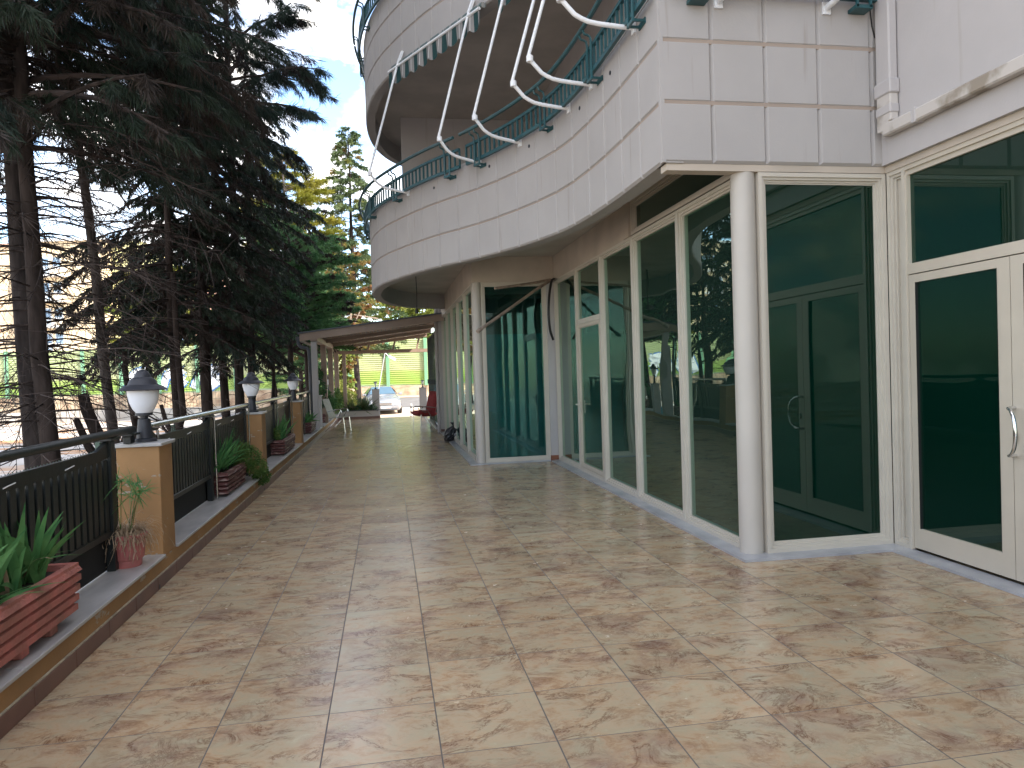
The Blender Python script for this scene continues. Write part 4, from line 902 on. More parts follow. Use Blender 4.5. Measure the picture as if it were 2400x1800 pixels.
# the two merged stems at the left, bare below, dark crown above the frame
tree('pine_tree','thick dark trunk at the left edge, its twin stem merging at the foot',(-3.98,9.25),13.5,.125,4.5,dome(3.4),74,fol='needle',fol2='needleB',f2=.40,e0=.15,droop=.30,tw=.17,twl=.62,twdroop=.65,lpt=125,L_=.19,W_=.0115,grav=.9,lean=(-.050,.008),bare=150,bareh=(1.0,7),seed=31,group=G1,barel=1.9,twbare=.22)
tree('pine_tree','straight dark trunk just right of the thickest one, with dead side branches',(-3.80,9.10),13.0,.092,4.5,dome(3.3),74,fol='needle',fol2='needleB',f2=.40,e0=.12,droop=.30,tw=.17,twl=.62,twdroop=.65,lpt=125,L_=.19,W_=.0115,grav=.9,lean=(-.040,.006),bare=150,bareh=(1.4,7),seed=32,group=G1,barel=1.9,twbare=.22,bark='bark3')
tree('pine_tree','slim rough trunk behind the nearest globe lamp, leaning to the left as it rises',(-3.87,11.3),13,.066,5.2,dome(3.1),64,fol='needleP',fol2='needleB',f2=.25,e0=.2,droop=.32,tw=.17,twl=.6,twdroop=.5,lpt=125,L_=.20,W_=.0115,grav=.8,lean=(-.050,.0),bare=90,bareh=(2.4,6.8),seed=33,group=G1,bark='bark2',barel=1.2)
tree('pine_tree','pine whose long needled branches hang out over the terrace against the sky',(-3.35,17.4),15.2,.10,6.8,dome(3.2),72,fol='needleP',fol2='needleB',f2=.22,e0=.35,droop=.42,tw=.16,twl=.55,twdroop=.4,lpt=150,L_=.22,W_=.0115,grav=.7,seed=34,group=G1,bark='bark1',azc=(-.3,.10),xm=(-2.2,-1.3))
# dense drooping conifers
dc=dict(fol='needle',fol2='needleB',f2=.30,e0=-.05,droop=.35,tw=.15,twl=.60,twdroop=.75,lpt=85,L_=.13,W_=.022,grav=.75,group=G1,bark='bark3')
tree('cypress_tree','dense drooping conifer whose forked stump shows right of the first globe lamp',(-4.05,15.0),9.6,.085,2.7,cone(1.5,.35,.6),84,seed=41,lean=(0,.0),bare=14,bareh=(.8,3),barel=.6,**dc)
tree('cypress_tree','dark drooping conifer with a straight trunk midway between the first and second lamps',(-3.85,16.6),10.6,.12,2.7,cone(1.7,.4,.6),92,seed=42,bare=14,bareh=(1,3),barel=.6,wob=.045,**dc)
dc.update(lpt=70,tw=.17)
tree('cypress_tree','brown inner conifer with a trunk rising just left of the second lamp',(-3.95,18.8),10.4,.10,2.9,cone(2.1,.4,.6),80,seed=43,bare=10,bareh=(1,3),barel=.5,**dc)
tree('cypress_tree','dark conifer with a crooked trunk between the second and third lamps',(-3.7,20.9),10.0,.10,2.9,cone(2.3,.4,.6),78,seed=44,lean=(.01,0),bare=10,bareh=(1,3),barel=.5,**dc)
dc.update(fol='needleG',f2=.16,lpt=75,W_=.028,L_=.15,twdroop=.1,grav=.1,e0=.45,droop=.25)
tree('cypress_tree','fresh green cypress whose feathery crown brushes the left end of the pergola roof',(-3.1,24.6),7.1,.11,2.6,cone(2.9,.4,.55),115,seed=45,xm=(-1.0,-.6),**dc)
tree('cypress_tree','second green cypress, rounder, in the shade beyond the pergola edge',(-2.9,28.4),7.0,.10,2.4,cone(2.6,.3,.6),96,seed=46,xm=(-1.6,-.6),**dc)
tree('cypress_tree','green cypress at the far end of the row, beside the brown pergola posts',(-3.6,32.0),7.0,.10,1.2,cone(1.5,.3,.6),74,seed=47,**dc)
for k,(x,y,h,lb) in enumerate(((-3.1,17.3,3.6,'thin bare sapling trunk beside the straight dark conifer'),(-3.3,22.6,4.2,'thin leaning bare trunk behind the third lamp'),(-3.05,19.7,4.0,'thin forked bare trunk between the second and third lamps'))):
    tree('bare_sapling',lb,(x,y),h,.045,1.6,lambda u:.7,8,fol=None,e0=.5,droop=.1,bark='bark3',bare=8,bareh=(1,h*.9),barel=.5,lean=(.05*(1 if k!=1 else -1),0),seed=50+k,group='thin bare trunks among the conifers')
# cut stumps by the thick trunk
t=thing('tree_stump','sawn branching stump leaning beside the thick trunks at the left','tree stump',(-3.35,9.6,-.7)); mb=MB()
mb.tube([(-3.35,9.6,-.7),(-3.42,9.62,.2),(-3.38,9.6,.62),(-3.62,9.6,1.3),(-3.66,9.6,1.5)],[.12,.10,.085,.07,.06],10); mb.tube([(-3.38,9.6,.55),(-3.22,9.58,.85),(-3.16,9.56,1.0)],[.07,.05,.045],8); mb.tube([(-3.40,9.6,.5),(-3.62,9.6,.85),(-3.75,9.6,1.2)],[.06,.05,.04],8); mb.build('stump',MT['bark3'],t,smooth=True)
t=thing('tree_stump','slim sawn stump with a fork just right of the first globe lamp','tree stump',(-3.9,14.2,-.7)); mb=MB()
mb.tube([(-3.9,14.2,-.7),(-3.88,14.2,.35),(-3.86,14.2,.65),(-3.72,14.2,1.0),(-3.78,14.2,2.2),(-3.8,14.2,3.6)],[.10,.095,.085,.06,.055,.045],10); mb.tube([(-3.88,14.2,.6),(-4.02,14.2,.85),(-4.1,14.2,1.2)],[.06,.045,.035],8); mb.tube([(-3.9,14.2,.5),(-4.15,14.2,.9),(-4.4,14.2,1.05)],[.03,.02,.012],6); mb.build('stump',MT['bark3'],t,smooth=True)
t=thing('tree_stump','thin broken dark stem standing between the slim pine and the first lamp','tree stump',(-3.75,11.9,-.7)); mb=MB(); mb.tube([(-3.75,11.9,-.7),(-3.80,11.9,.9),(-3.92,11.9,1.7),(-3.93,11.9,2.1)],[.07,.055,.045,.035],8); mb.build('stem',MT['bark3'],t,smooth=True)
# trees beyond
tree('pine_tree','sunlit yellow green pine showing above the dark conifers',(-4.8,38.5),14.0,.16,7.4,dome(2.4),60,fol='yellow',e0=.35,droop=.2,tw=.25,twl=.7,twdroop=.0,lpt=70,L_=.26,W_=.045,grav=.05,seed=61,xm=(50,50),bark='bark2')
tree('spruce_tree','tall spruce with a pointed sunlit top against the sky left of the balcony',(-1.7,43),16.2,.17,3.0,cone(3.1,.25,.9),140,fol='spruce',fol2='autumn',f2=.10,e0=.30,droop=.30,tw=.22,twl=.85,twdroop=.25,lpt=62,L_=.24,W_=.05,grav=.3,seed=62,xm=(50,50),wob=.03)
tree('broadleaf_tree','rust coloured leafy tree under the spruce beside the balcony',(-2.3,39.5),9.6,.14,3.0,dome(2.0),52,fol='autumn',fol2='spruce',f2=.3,e0=.4,droop=.1,tw=.25,twl=.6,twdroop=.1,lpt=45,L_=.16,W_=.10,grav=.1,seed=63,xm=(50,50))
tree('broadleaf_tree','bright lime green tree seen between the pergola roof and the balcony',(1.2,54),8.6,.2,2.6,dome(3.6),54,fol='lime',fol2='autumn',f2=.1,e0=.4,droop=.15,tw=.35,twl=.9,twdroop=.1,lpt=45,L_=.28,W_=.16,grav=.1,seed=64,xm=(50,50))
for k,(x,y,h,rd,lb) in enumerate(((-18.6,62,11.5,2.6,'sunlit green tree directly right of the beige apartment block'),(-17,66,12,3.6,'sunlit green tree in the gap between the conifer trunks'),(-12,60,8.5,3.4,'low bushy sunlit tree behind the green fence'),(-5,62,11,3.8,'green tree far behind the yellow pine'),(5.5,58,9,3.6,'green tree behind the fence, mostly hidden by the building'),(-42,60,11,3.6,'green tree beyond the fence near the left edge'))):
    tree('broadleaf_tree',lb,(x,y),h,.2,2.6,dome(rd),44,fol='lime' if k%2==0 else 'spruce',fol2='yellow',f2=.3,e0=.4,droop=.15,tw=.4,twl=1.0,twdroop=.1,lpt=45,L_=.34,W_=.18,grav=.1,seed=70+k,xm=(50,50),group='trees beyond the green fence')
# ivy covered trunk and palm-like plants at the far end of the terrace
t=tree('ivy_trunk','reddish trunk wrapped in ivy behind the far planter',(-1.75,32.5),4.6,.16,1.0,lambda u:.42,90,fol='lime',fol2='autumn',f2=.45,e0=.2,droop=.5,tw=.12,twl=.3,twdroop=.4,lpt=26,L_=.11,W_=.09,grav=.5,seed=81,xm=(50,50),bark='bark3')
t=thing('wooden_planks','pale broken planks sticking up above the pergola roof','planks',(-1.3,33,3.4))
mb=MB(); mb.bar((-1.75,33,3.1),(-1.05,33,4.55),.10,.04); mb.bar((-1.35,33.1,4.35),(-.30,33.1,4.15),.14,.05); mb.bar((-1.6,33.05,3.2),(-1.45,33.05,4.6),.07,.04); mb.build('planks',MT['conduit'],t)
# ------------------------------------------------------------------ pergola
pg=thing('pergola','brown metal pergola with slatted sloping roof over the far end of the terrace','pergola',(-1.85,24,0))
def bp(m_,name,m,**k): return m_.build(name,MT[m],pg,**k)
zt=lambda x: 2.66+(x+2.15)*.122
for (y,mt_) in ((22.35,'brown'),(25.0,'brown'),(27.85,'brown')):
    m_=MB(); m_.cbox(-1.93,-1.77,y-.08,y+.08,.24,2.55,.006); bp(m_,'post',mt_)
m_=MB(); m_.cbox(-1.93,-1.78,19.55,19.70,.24,2.55,.006); bp(m_,'white_post','white')
m_=MB(); m_.cbox(-1.63,-1.50,27.78,27.92,.24,2.45,.006); bp(m_,'post','brown')
m_=MB(); m_.cbox(-1.94,-1.76,19.5,27.95,2.555,2.69,.006); bp(m_,'side_beam','brown')
m_=MB(); m_.cbox(-1.759,1.60,27.82,27.94,2.44,2.57,.006); bp(m_,'end_beam','brown')
m_=MB(); m_.obox(((-2.2+1.55)/2,19.52,(zt(-2.2)+zt(1.55))/2),((1.55+2.2)/2,0,(zt(1.55)-zt(-2.2))/2),(0,.03,0),(0,0,.095)); bp(m_,'front_beam','brown')
for i in range(1,4):
    y=19.6+i*2.75; m_=MB(); m_.obox(((-1.9+1.55)/2,y,(zt(-1.9)+zt(1.55))/2-.03),((1.55+1.9)/2,0,(zt(1.55)-zt(-1.9))/2),(0,.05,0),(0,0,.055)); bp(m_,'rafter','brown')
m_=MB()
for i in range(33):
    x=-2.15+i*.114; m_.cbox(x,x+.08,19.56,28.3,zt(x)+.045,zt(x)+.085,.004)
bp(m_,'roof_slats','roofin')
m_=MB(); m_.obox(((-2.25+1.6)/2,23.9,(zt(-2.25)+zt(1.6))/2+.115),((1.6+2.25)/2,0,(zt(1.6)-zt(-2.25))/2),(0,4.45,0),(0,0,.018)); bp(m_,'roof_sheet','roofout')
for x in (-.7,.25,1.15):
    m_=MB(); m_.bar((x,27.88,2.57),(x+.12,27.88,zt(x+.12)-.0),.07,.07,(0,1,0)); bp(m_,'strut','brown')
m_=MB(); m_.tube([(-2.25,19.5,zt(-2.25)-.02),(-2.25,28.2,zt(-2.25)-.06)],.055,10); bp(m_,'gutter','darkgrey',smooth=True)
m_=MB(); m_.tube([tuple(q) for q in catrom([(-2.24,19.55,2.60),(-2.23,19.5,2.48),(-2.16,19.46,2.40),(-2.02,19.44,2.37),(-1.97,19.44,2.25),(-1.96,19.44,1.6),(-1.96,19.44,.26)],5)],.042,10); bp(m_,'downpipe','darkgrey',smooth=True)
# folded glass screens along the wall under the pergola
t=thing('folding_screen','tall dark framed folding screens stacked along the wall under the pergola','screen',(1.42,22.8,0))
for k in range(6):
    y=21.05+k*.62; x=1.40
    m_=MB(); m_.cbox(x-.02,x+.02,y,y+.04,.08,2.80,.004); m_.cbox(x-.02,x+.02,y+.56,y+.60,.08,2.80,.004); m_.box(x-.018,x+.018,y+.04,y+.56,2.76,2.80); m_.box(x-.018,x+.018,y+.04,y+.56,.08,.13)
    f=m_.build('screen_frame',MT['black'],t)
    m_=MB(); m_.box(x-.004,x+.004,y+.04,y+.56,.13,2.76); m_.build('glass_pane',MT['glassD'],f)
    m_=MB(); m_.cbox(x-.05,x-.02,y+.57,y+.60,1.28,1.42,.004); m_.build('latch',MT['black'],f)
m_=MB(); m_.cbox(1.33,1.50,20.96,25.1,0,.075,.004); m_.build('threshold',MT['marble'],t)
# ------------------------------------------------------------------ far planter, gate pillars, lanterns
t=thing('low_planter','long low white planter box with brown foot across the far end of the terrace','planter',(-1.0,27.75,0))
m_=MB(); m_.box(-1.79,-.31,27.62,28.15,.09,.30); m_.build('box',MT['white'],t)
m_=MB(); m_.box(-1.79,-.30,27.61,28.16,.0,.09); m_.build('foot',MT['skirt'],t)
m_=MB(); m_.cbox(-1.80,-.29,27.59,28.17,.302,.325,.003); m_.build('coping',MT['darkgrey'],t)
for k,(x,lb) in enumerate(((-.44,'white gate pillar at the right end of the long low planter'),(1.33,'white gate pillar behind the red cushioned chair'))):
    q=thing('gate_pillar',lb,'pillar',(x,27.9,0),'gate pillars at the far end')
    m_=MB(); m_.cbox(x-.135,x+.135,27.77,28.03,0,1.07,.005); m_.build('shaft',MT['white'],q)
    m_=MB(); m_.cbox(x-.15,x+.15,27.755,28.045,1.07,1.09,.003); m_.build('cap',MT['marble'],q)
    q=thing('lantern',('small black carriage lantern on the gate pillar beside the planter','small black carriage lantern on the gate pillar above the red chair')[k],'lantern',(x,27.9,1.09),'lanterns on the gate pillars')
    m_=MB(); m_.lathe([(.07,0),(.045,.015),(.018,.05),(.012,.13),(.03,.14)],(x,27.9,1.09),14); m_.build('stand',MT['black'],q,smooth=True)
    m_=MB(); m_.lathe([(.028,.14),(.055,.25)],(x,27.9,1.09),10); m_.build('glass',MT['lampglass'],q)
    m_=MB(); m_.lathe([(.078,.25),(.08,.262),(.03,.285),(.001,.29)],(x,27.9,1.09),14); m_.build('roof',MT['black'],q,smooth=True)
iris('spiky yucca rosette in the middle of the far planter',((-.95,27.85,.34),(-.85,27.85,.34)),90,.35,.72,.035,91,.75,.15,group='plants in the far planter',mt='spruce')
iris('smaller spiky yucca left of the rosette in the far planter',((-1.42,27.85,.32),(-1.30,27.85,.32)),70,.25,.55,.035,92,.8,.15,group='plants in the far planter',mt='spruce')
bush('low green ground plants filling the far planter',[(-1.5,27.85,.36),(-1.1,27.8,.36),(-.75,27.85,.36),(-.55,27.8,.38)],[.17,.16,.16,.17],2600,.05,.03,'needleG',93,group='plants in the far planter')
bush('round leafy shrub beside the white pillar behind the grey cane chair',[(-1.95,23.2,.85),(-1.95,23.6,.75),(-1.9,22.9,.7)],[.36,.33,.28],2600,.08,.06,'needleG',94)
bush('leafy shrub between the last brown posts of the pergola',[(-1.95,26.3,.75),(-1.95,26.8,.85),(-1.95,27.3,.6)],[.35,.35,.35],2400,.09,.06,'herb',95)
bush('climbing leafy plant growing up the first brown pergola post',[(-2.0,22.2,1.3),(-2.05,22.2,1.7),(-2.0,22.25,.9)],[.22,.18,.25],1500,.07,.05,'needleG',96)
bush('flowering shrub with pink spots beyond the last pergola post',[(-2.3,30,.6),(-2.0,30.5,.9),(-1.7,30.2,.5)],[.6,.5,.5],3000,.11,.07,'lime',97)
t=tag(MB().lathe([(.033,0),(.036,.02),(.036,.14),(.015,.19),(.013,.22)],(-1.86,19.95,.238),12).build('water_bottle',MT['blueb'],smooth=True),'small pale blue plastic bottle on the slab by the white post','bottle')
# ------------------------------------------------------------------ chairs
def rodframe(t,paths,m,name,r=.0135,obj=True):
    for nm,P in paths:
        mb=MB(); mb.tube([tuple(q) for q in catrom(P,5)] if len(P)>2 else P,r,8); mb.build(nm,MT[m],t,smooth=True)
t=thing('armchair','steel armchair with dark red cushion facing left by the wall','chair',(1.05,21.1,0))
c=Vector((1.05,21.1,0))
def cp(x,y,z): return (c.x+x,c.y+y,z)   # chair faces -x
rodframe(t,[('leg',[cp(-.27,-.24,0),cp(-.25,-.24,.45)]),('leg',[cp(-.27,.24,0),cp(-.25,.24,.45)]),('leg',[cp(.34,-.25,0),cp(.05,-.25,.40),cp(-.10,-.25,.62)]),('leg',[cp(.34,.25,0),cp(.05,.25,.40),cp(-.10,.25,.62)]),
 ('armrest',[cp(-.10,-.26,.50),cp(-.23,-.27,.56),cp(-.22,-.27,.65),cp(-.10,-.27,.67),cp(.20,-.26,.63)]),('armrest',[cp(-.10,.26,.50),cp(-.23,.27,.56),cp(-.22,.27,.65),cp(-.10,.27,.67),cp(.20,.26,.63)]),
 ('back_frame',[cp(.18,-.22,.45),cp(.27,-.22,.72),cp(.33,-.22,.98)]),('back_frame',[cp(.18,.22,.45),cp(.27,.22,.72),cp(.33,.22,.98)])],'steel','x')
def cushion(P0,u,v,w,name,par,m,seed):
    # puffy slab: u,v half extents, w thickness
    mb=MB(); n=10; V=[];F=[]; rr=random.Random(seed)
    for s in (-1,1):
        for i in range(n+1):
            for j in range(n+1):
                a=-1+2*i/n; b=-1+2*j/n; h=(1-a**6)*(1-b**6); V.append(Vector(P0)+Vector(u)*a+Vector(v)*b+Vector(w)*s*(.30+.70*h**.5+rr.uniform(-.05,.05)))
    k=(n+1)**2
    for i in range(n):
        for j in range(n):
            q=i*(n+1)+j; F.append((q,q+1,q+n+2,q+n+1)); F.append((k+q,k+q+n+1,k+q+n+2,k+q+1))
    ring=[i*(n+1) for i in range(n+1)]+[n*(n+1)+j for j in range(1,n+1)]+[i*(n+1)+n for i in range(n-1,-1,-1)]+[j for j in range(n-1,0,-1)]
    for i in range(len(ring)):
        a,b=ring[i],ring[(i+1)%len(ring)]; F.append((a,b,b+k,a+k))
    mb.add(V,F); return mb.build(name,MT[m],par,smooth=True)
cushion(cp(-.03,0,.47),(.30,0,-.02),(0,.25,0),(0,0,.085),'seat_cushion',t,'red',1)
cushion(cp(.245,0,.78),(.085,0,.31),(0,.26,0),(.065,0,-.018),'back_cushion',t,'red',2); t.rotation_euler=(0,0,.42)
t=thing('armchair','worn grey cane armchair with steel frame facing right by the low wall','chair',(-1.45,21.5,0)); c=Vector((-1.44,21.6,0))
rodframe(t,[('leg',[cp(.26,-.24,0),cp(.22,-.24,.43)]),('leg',[cp(.26,.24,0),cp(.22,.24,.43)]),('leg',[cp(-.36,-.25,0),cp(0,-.25,.36),(c.x+.14,c.y-.25,.62)]),('leg',[cp(-.36,.25,0),cp(0,.25,.36),(c.x+.14,c.y+.25,.62)]),
 ('armrest',[cp(-.25,-.26,.60),cp(0,-.27,.66),cp(.14,-.27,.66),cp(.18,-.27,.58)]),('armrest',[cp(-.25,.26,.60),cp(0,.27,.66),cp(.14,.27,.66),cp(.18,.27,.58)])],'steel','x')
cushion((c.x,c.y,.43),(.24,0,.01),(0,.24,0),(0,0,.02),'seat',t,'greych',3); cushion((c.x-.30,c.y,.70),(-.09,0,.27),(0,.24,0),(.015,0,.005),'backrest',t,'greych',4); t.rotation_euler=(0,0,-.30)
# ------------------------------------------------------------------ rubbish bag
t=thing('rubbish_bag','knotted black plastic rubbish bag slumped against the bay window','bag',(1.38,16.9,0)); r=np.random.default_rng(4); V=[];F=[]; nu,nv=34,22
for j in range(nv+1):
    ph=math.pi*j/nv
    for i in range(nu):
        th=2*math.pi*i/nu; rad=math.sin(ph)**.75; zz=.5-.5*math.cos(ph); x=.15*rad*math.cos(th); y=.17*rad*math.sin(th); z=.40*zz
        f=1+.10*math.sin(3*th+4*zz)+.07*math.sin(7*th-5*zz*3)+.05*math.sin(13*th+9*zz)+r.uniform(-.03,.03); nk=1 if zz<.78 else max(.22,1-(zz-.78)*4.4)
        V.append((1.36+x*f*nk+z*.34,16.95+y*f*nk,z*1.0))
for j in range(nv):
    for i in range(nu): F.append((j*nu+i,j*nu+(i+1)%nu,(j+1)*nu+(i+1)%nu,(j+1)*nu+i))
mb=MB(); mb.add(V,F); mb.build('bag',MT['bag'],t)
mb=MB()
for i in range(9):
    a=i*.7; mb.add([(1.48,16.95,.38),(1.48+.07*math.cos(a),16.95+.07*math.sin(a),.47+.02*math.sin(3*a)),(1.48+.05*math.cos(a+.6),16.95+.05*math.sin(a+.6),.44)],[(0,1,2)])
mb.build('knot',MT['bag'],t,fix=False)
# ------------------------------------------------------------------ green fence and its wall, 47 m away
FD=47.0
fen=thing('green_fence','long corrugated green sheet fence with graffiti across the far side','fence',tuple(H2*FD+Vector((0,0,.9))))
def fp(s,d,z): p=H2*(FD+d)+S2*s; return (p.x,p.y,z)
V=[];F=[]; zs=[]
nz_=22
for i in range(nz_+1): zs.append((.90+2.98*i/nz_))
prof=[]
for i in range(nz_):
    h=2.98/nz_; z=.9+h*i; prof+=[(z,0),(z+h*.5,0),(z+h*.62,-.05),(z+h*.88,-.05)]
prof.append((3.88,0))
for s in (-75,60):
    for z,d in prof: V.append(fp(s,d,z))
k=len(prof)
for i in range(k-1): F.append((i,k+i,k+i+1,i+1))
mb=MB(); mb.add(V,F); mb.build('sheet',MT['fence'],fen,fix=False)
s=-74.4; 
while s<60:
    mb=MB(); c_=fp(s,-.16,2.4); mb.obox(c_,S2*.10,H2*.06,Vector((0,0,1.53))); mb.build('post',MT['fpost'],fen); s+=2.46
# graffiti strokes painted on the sheet: loose tags, no words
def stroke(par,name,m,pts,w_,d=-.075):
    mb=MB(); P=catrom(pts,6)
    for (a0,b0),(a1,b1) in zip(P[:-1],P[1:]):
        dx,dz=a1-a0,b1-b0; l=math.hypot(dx,dz)+1e-6; nx,nz1=-dz/l*w_/2,dx/l*w_/2
        mb.add([fp(a0+nx,d,b0+nz1),fp(a1+nx,d,b1+nz1),fp(a1-nx,d,b1-nz1),fp(a0-nx,d,b0-nz1)],[(0,1,2,3)])
    return mb.build(name,MT[m],par,fix=False)
for k,(x0,sc) in enumerate(((-24.9,1.0),(-22.6,.9),(-20.6,1.1))):
    L1=[(x0,1.15),(x0+.5*sc,2.2),(x0+1.5*sc,2.35),(x0+.7*sc,1.75),(x0+1.6*sc,1.7),(x0+.8*sc,1.05)]
    stroke(fen,'graffiti_outline','gblue',L1,.62,-.066); stroke(fen,'graffiti_fill','gwhite',L1,.44,-.072)
rng=random.Random(8)
for a,b,c_ in ((1.7,2.2,.0),(2.6,2.0,.3),(3.6,1.75,.1),(4.4,1.6,.2),(5.2,1.9,.1)):
    for j in range(3):
        x=a+j*.28; stroke(fen,'graffiti_scrawl','gyellow',[(x,b-.35),(x+.05,b+.25+c_*rng.random()),(x+.22,b+.1),(x+.12,b-.15),(x+.3,b-.3)],.05)
fw=thing('rubble_wall','rough stone retaining wall under the green fence','wall',fp(0,0,0))
V=[];F=[]; rr=np.random.default_rng(2); n=230
for i in range(n+1):
    s=-75+135*i/n; 
    for j in range(7):
        b=H2*FD+S2*s; z0=gz(b.x,b.y)-.15; z=z0+(.895-z0)*j/6; V.append(fp(s,-.05-.05*rr.random(),z))
    V.append(fp(s,.2,.895)); V.append(fp(s,.2,-1))
for i in range(n):
    for j in range(8): q=i*9+j; F.append((q,q+9,q+10,q+1))
mb=MB(); mb.add(V,F); mb.build('wall',MT['stone'],fw,fix=False)
mb=MB(); b=None
for i in range(14):
    s=-45+2.2*i; p=H2*43.6+S2*s; mb.cbox(0,0,0,0,0,0,0) if False else mb.obox((p.x,p.y,-.28),S2*1.08,H2*.08,Vector((0,0,.33)))
cw=thing('concrete_barrier','row of low pale concrete blocks in front of the fence at the left','barrier',tuple(H2*43.6+S2*-30)); mb.build('blocks',MT['concrete'],cw)
mb=MB(); 
for i in range(160):
    s=-50+.2*i; p=H2*45+S2*s; mb.bar((p.x,p.y,-.6),(p.x,p.y,1.35),.014,.014)
for z in (.1,.5,.9,1.3):
    a=H2*45+S2*-50; b=H2*45+S2*-18; mb.bar((a.x,a.y,z),(b.x,b.y,z),.015,.015)
cw=thing('mesh_fence','low wire mesh fence in front of the green fence at the left','fence',tuple(H2*45+S2*-34)); mb.build('mesh',MT['wire'],cw)
# ------------------------------------------------------------------ apartment blocks behind
def block(label,s,d,W,D,floors,m,m2,win_cols,balc=True,z0=-.6,fh=3.0,seed=1):
    o=H2*d+S2*s; t=thing('apartment_block',label,'building',(o.x,o.y,z0),'apartment blocks beyond the fence')
    def q(a,b,z): p=o+S2*a+H2*b; return Vector((p.x,p.y,z))
    def bx(mb,a0,a1,b0,b1,z1,z2): mb.obox(q((a0+a1)/2,(b0+b1)/2,(z1+z2)/2),S2*((a1-a0)/2),H2*((b1-b0)/2),Vector((0,0,(z2-z1)/2)))
    mb=MB(); bx(mb,-W/2,W/2,0,D,z0-1,z0+floors*fh+1.2); mb.build('wall',MT[m],t)
    mb=MB(); bx(mb,-W/2-.3,W/2+.3,-.4,D+.3,z0+floors*fh+1.21,z0+floors*fh+1.5); mb.build('roof',MT[m2],t)
    for f in range(floors):
        z=z0+.9+f*fh
        if balc and f>0:
            for a in win_cols:
                mb=MB(); bx(mb,a-1.9,a+1.9,-1.3,0,z-.9,z-.72); b_=mb.build('balcony',MT[m2],t)
                mb=MB()
                for i in range(20): bx(mb,a-1.85+i*.19,a-1.81+i*.19,-1.26,-1.22,z-.71,z+.15)
                bx(mb,a-1.9,a+1.9,-1.28,-1.2,z+.15,z+.22); mb.build('railing',MT['whitepole'],b_)
        for a in win_cols:
            mb=MB(); bx(mb,a-1.35,a-.05,-.05,.0,z-.65,z+1.5); w1=mb.build('window',MT['whitepole'],t); mb=MB(); bx(mb,a-1.22,a-.18,-.09,-.051,z-.5,z+1.38); mb.build('pane',MT['bwin'],w1)
            mb=MB(); bx(mb,a+.3,a+1.3,-.05,.0,z+.1,z+1.5); w1=mb.build('window',MT['whitepole'],t); mb=MB(); bx(mb,a+.4,a+1.2,-.09,-.051,z+.2,z+1.4); mb.build('pane',MT['bwin'],w1)
    return t
block('beige apartment block with stacked balconies behind the green fence at the left',-52.5,86,9.5,12,6,'beige','whitepole',[-1.6,])
block('pale yellow stair tower joined to the right side of the beige block',-45.9,87.5,3.4,10,6,'paleyellow','whitepole',[],False)
block('pink apartment block between the yellow tower and the trees',-41.6,90,5.0,11,5,'pink','whitepole',[0.3])
block('apartment block at the far left edge, mostly hidden by the thick trunks',-66,88,12,12,6,'beige','pink',[-2.5,2.5],seed=4)
# ------------------------------------------------------------------ silver car
car=thing('parked_car','silver saloon car parked facing the camera beyond the terrace','car',(-.12,38.9,gz(-.1,38.9)+.02),rz=.10)
def sect(y,hw,zb,zs,zt,tw):  # cross section: half width, sill, shoulder, top, top half width
    return [(-hw*.86,y,zb),(-hw,y,zb+.16),(-hw*1.0,y,zs-.12),(-hw*.95,y,zs),(-tw,y,zt-.06),(-tw*.86,y,zt),(0,y,zt+.025),(tw*.86,y,zt),(tw,y,zt-.06),(hw*.95,y,zs),(hw*1.0,y,zs-.12),(hw,y,zb+.16),(hw*.86,y,zb)]
secs=[sect(-.02,.62,.32,.58,.60,.45),sect(.06,.78,.24,.66,.70,.60),sect(.30,.87,.20,.72,.80,.70),sect(.9,.91,.20,.82,.90,.74),sect(1.35,.91,.20,.90,.99,.76),sect(1.45,.91,.20,.92,1.02,.74),
 sect(2.2,.91,.20,.94,1.42,.58),sect(2.9,.91,.20,.95,1.46,.58),sect(3.7,.90,.20,.96,1.38,.57),sect(4.2,.89,.22,.97,1.10,.68),sect(4.65,.85,.25,.95,1.02,.70),sect(4.8,.70,.32,.80,.85,.55)]
V=[p for s_ in secs for p in s_]; F=[]; n=13
for i in range(len(secs)-1):
    for k in range(n-1): F.append((i*n+k,i*n+k+1,(i+1)*n+k+1,(i+1)*n+k))
    F.append((i*n+n-1,i*n,(i+1)*n,(i+1)*n+n-1))
F.append(tuple(range(n))[::-1]); F.append(tuple((len(secs)-1)*n+k for k in range(n)))
def cb(mb,name,m,par=car,**k):
    o=mb.build(name,MT[m],None,**k); o.parent=par; return o
mb=MB(); mb.add(V,F); cb(mb,'body','silver',smooth=True)
mb=MB(); mb.add([(-.70,1.49,1.05),(.70,1.49,1.05),(.53,2.17,1.425),(-.53,2.17,1.425)],[(0,1,2,3)]); mb.v=[(x,y-.03,z+.012) for x,y,z in mb.v]; cb(mb,'windscreen','carglass')
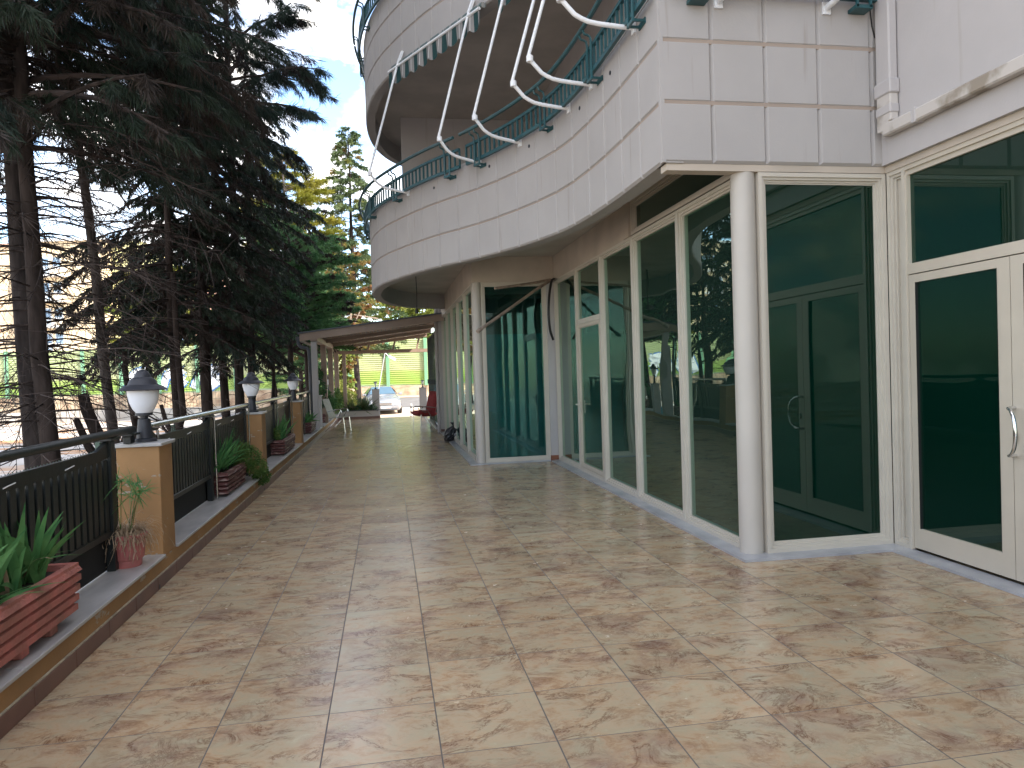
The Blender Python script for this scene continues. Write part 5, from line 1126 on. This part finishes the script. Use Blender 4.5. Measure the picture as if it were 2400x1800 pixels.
for sx in (-1,1):
    mb=MB(); mb.add([(sx*.882,1.6,1.0),(sx*.885,3.9,1.02),(sx*.60,3.6,1.36),(sx*.60,2.25,1.37)],[(0,1,2,3)]); cb(mb,'side_window','carglass')
    mb=MB(); mb.lathe([(.001,0),(.10,.01),(.115,.05)],(0,0,0),16); mb.v=[(sx*.60+v[0]*1.05,.10-v[2]*.9,.60+v[1]*1.15) for v in mb.v]; mb.lathe([(.001,0),(.06,.01),(.075,.04)],(0,0,0),14)
    cut=len(mb.v)-3*14; mb.v=mb.v[:cut]+[(sx*.42+v[0],.055-v[2]*.8,.575+v[1]*1.1) for v in mb.v[cut:]]; cb(mb,'headlight','lampglass',smooth=True)
    mb=MB(); mb.cbox(sx*.98-.10,sx*.98+.10,1.62,1.74,.98,1.10,.03); cb(mb,'wing_mirror','silver')
    for y in (.85,3.75):
        mb=MB(); mb.lathe([(.32,-.10),(.325,.10)],(0,0,0),26); mb.v=[(sx*.82+v[2],y+v[0],.325+v[1]) for v in mb.v]; w_=cb(mb,'wheel','rubber',smooth=True)
        mb=MB(); mb.lathe([(.20,-.008),(.19,.008)],(0,0,0),20); mb.v=[(sx*.925+v[2],y+v[0],.325+v[1]) for v in mb.v]; cb(mb,'rim','chrome',w_)
mb=MB(); mb.cbox(-.33,.33,-.055,-.015,.49,.64,.012); g_=cb(mb,'grille','chrome')
mb=MB(); 
for i in range(5): mb.box(-.30,.30,-.066,-.0555,.508+i*.026,.520+i*.026)
cb(mb,'grille_bars','darkgrey',g_)
mb=MB(); mb.cbox(-.26,.26,-.075,-.045,.33,.44,.004); pl_=cb(mb,'number_plate','plate')
mb=MB(); mb.box(-.6,.6,-.045,.02,.235,.30); cb(mb,'air_intake','darkgrey')
cu=bpy.data.curves.new('plate_text','FONT'); cu.body='AA 442 EV'; cu.size=.105; cu.align_x='CENTER'; cu.extrude=.002; cu.materials.append(MT['redtxt'])
to=bpy.data.objects.new('plate_text',cu); COL.objects.link(to); to.location=(0,-.079,.347); to.rotation_euler=(math.pi/2,0,0)
bpy.context.view_layer.update(); dg=bpy.context.evaluated_depsgraph_get(); me_=bpy.data.meshes.new_from_object(to.evaluated_get(dg)); me_.materials.clear(); me_.materials.append(MT['redtxt'])
tm=bpy.data.objects.new('plate_lettering',me_); COL.objects.link(tm); tm.location=to.location; tm.rotation_euler=to.rotation_euler; bpy.data.objects.remove(to); tm.parent=pl_
# leaning flood light pole, striped bollard
p=Vector((-1.0,36,gz(-1,36))); t=thing('light_pole','thin white leaning pole with a small flood lamp behind the parked car','light pole',tuple(p))
mb=MB(); mb.tube([(-.62,36.6,0),(-.05,36.6,2.75)],.026,8); mb.build('pole',MT['galv'],t,smooth=True)
mb=MB(); mb.obox((.30,36.6,2.45),(.16,0,-.09),(0,.06,0),(.03,0,.05)); mb.tube([(-.08,36.6,2.75),(.15,36.6,2.52)],.015,6); mb.build('flood_lamp',MT['whitepole'],t)
t=thing('bollard','thin dark and white striped bollard standing just outside the gate','bollard',(.93,30.4,gz(.93,30.4)))
zb=gz(.93,30.4)
for i in range(6):
    mb=MB(); mb.lathe([(.035,0),(.035,.098)],(.93+.004*i,30.4,zb+.1*i),10); mb.build('band',MT['darkgrey' if i%2==0 else 'whitepole'],t,smooth=True)
# fallen leaves on the tiles
r=np.random.default_rng(9); n=46; P=np.stack([r.uniform(-1.7,3.6,n),r.uniform(2,16,n),np.full(n,.004)],1); D=r.normal(size=(n,3))*np.array([1,1,.12]); D/=np.linalg.norm(D,axis=1)[:,None]
o=leafquads('leaf_litter',P,D,.022,.008,'twig',None,r); tag(o,kind='stuff')
# ground cover under the trees
r=np.random.default_rng(10); n=26000; x=r.uniform(-7,-2.3,n); y=r.uniform(2,36,n); P=np.stack([x,y,np.array([gz(a,b) for a,b in zip(x,y)])+.01],1); D=r.normal(size=(n,3))*np.array([1,1,.35])+np.array([0,0,.15]); D/=np.linalg.norm(D,axis=1)[:,None]
o=leafquads('needle_litter',P,D,.12,.02,'dry',None,r); tag(o,kind='stuff')
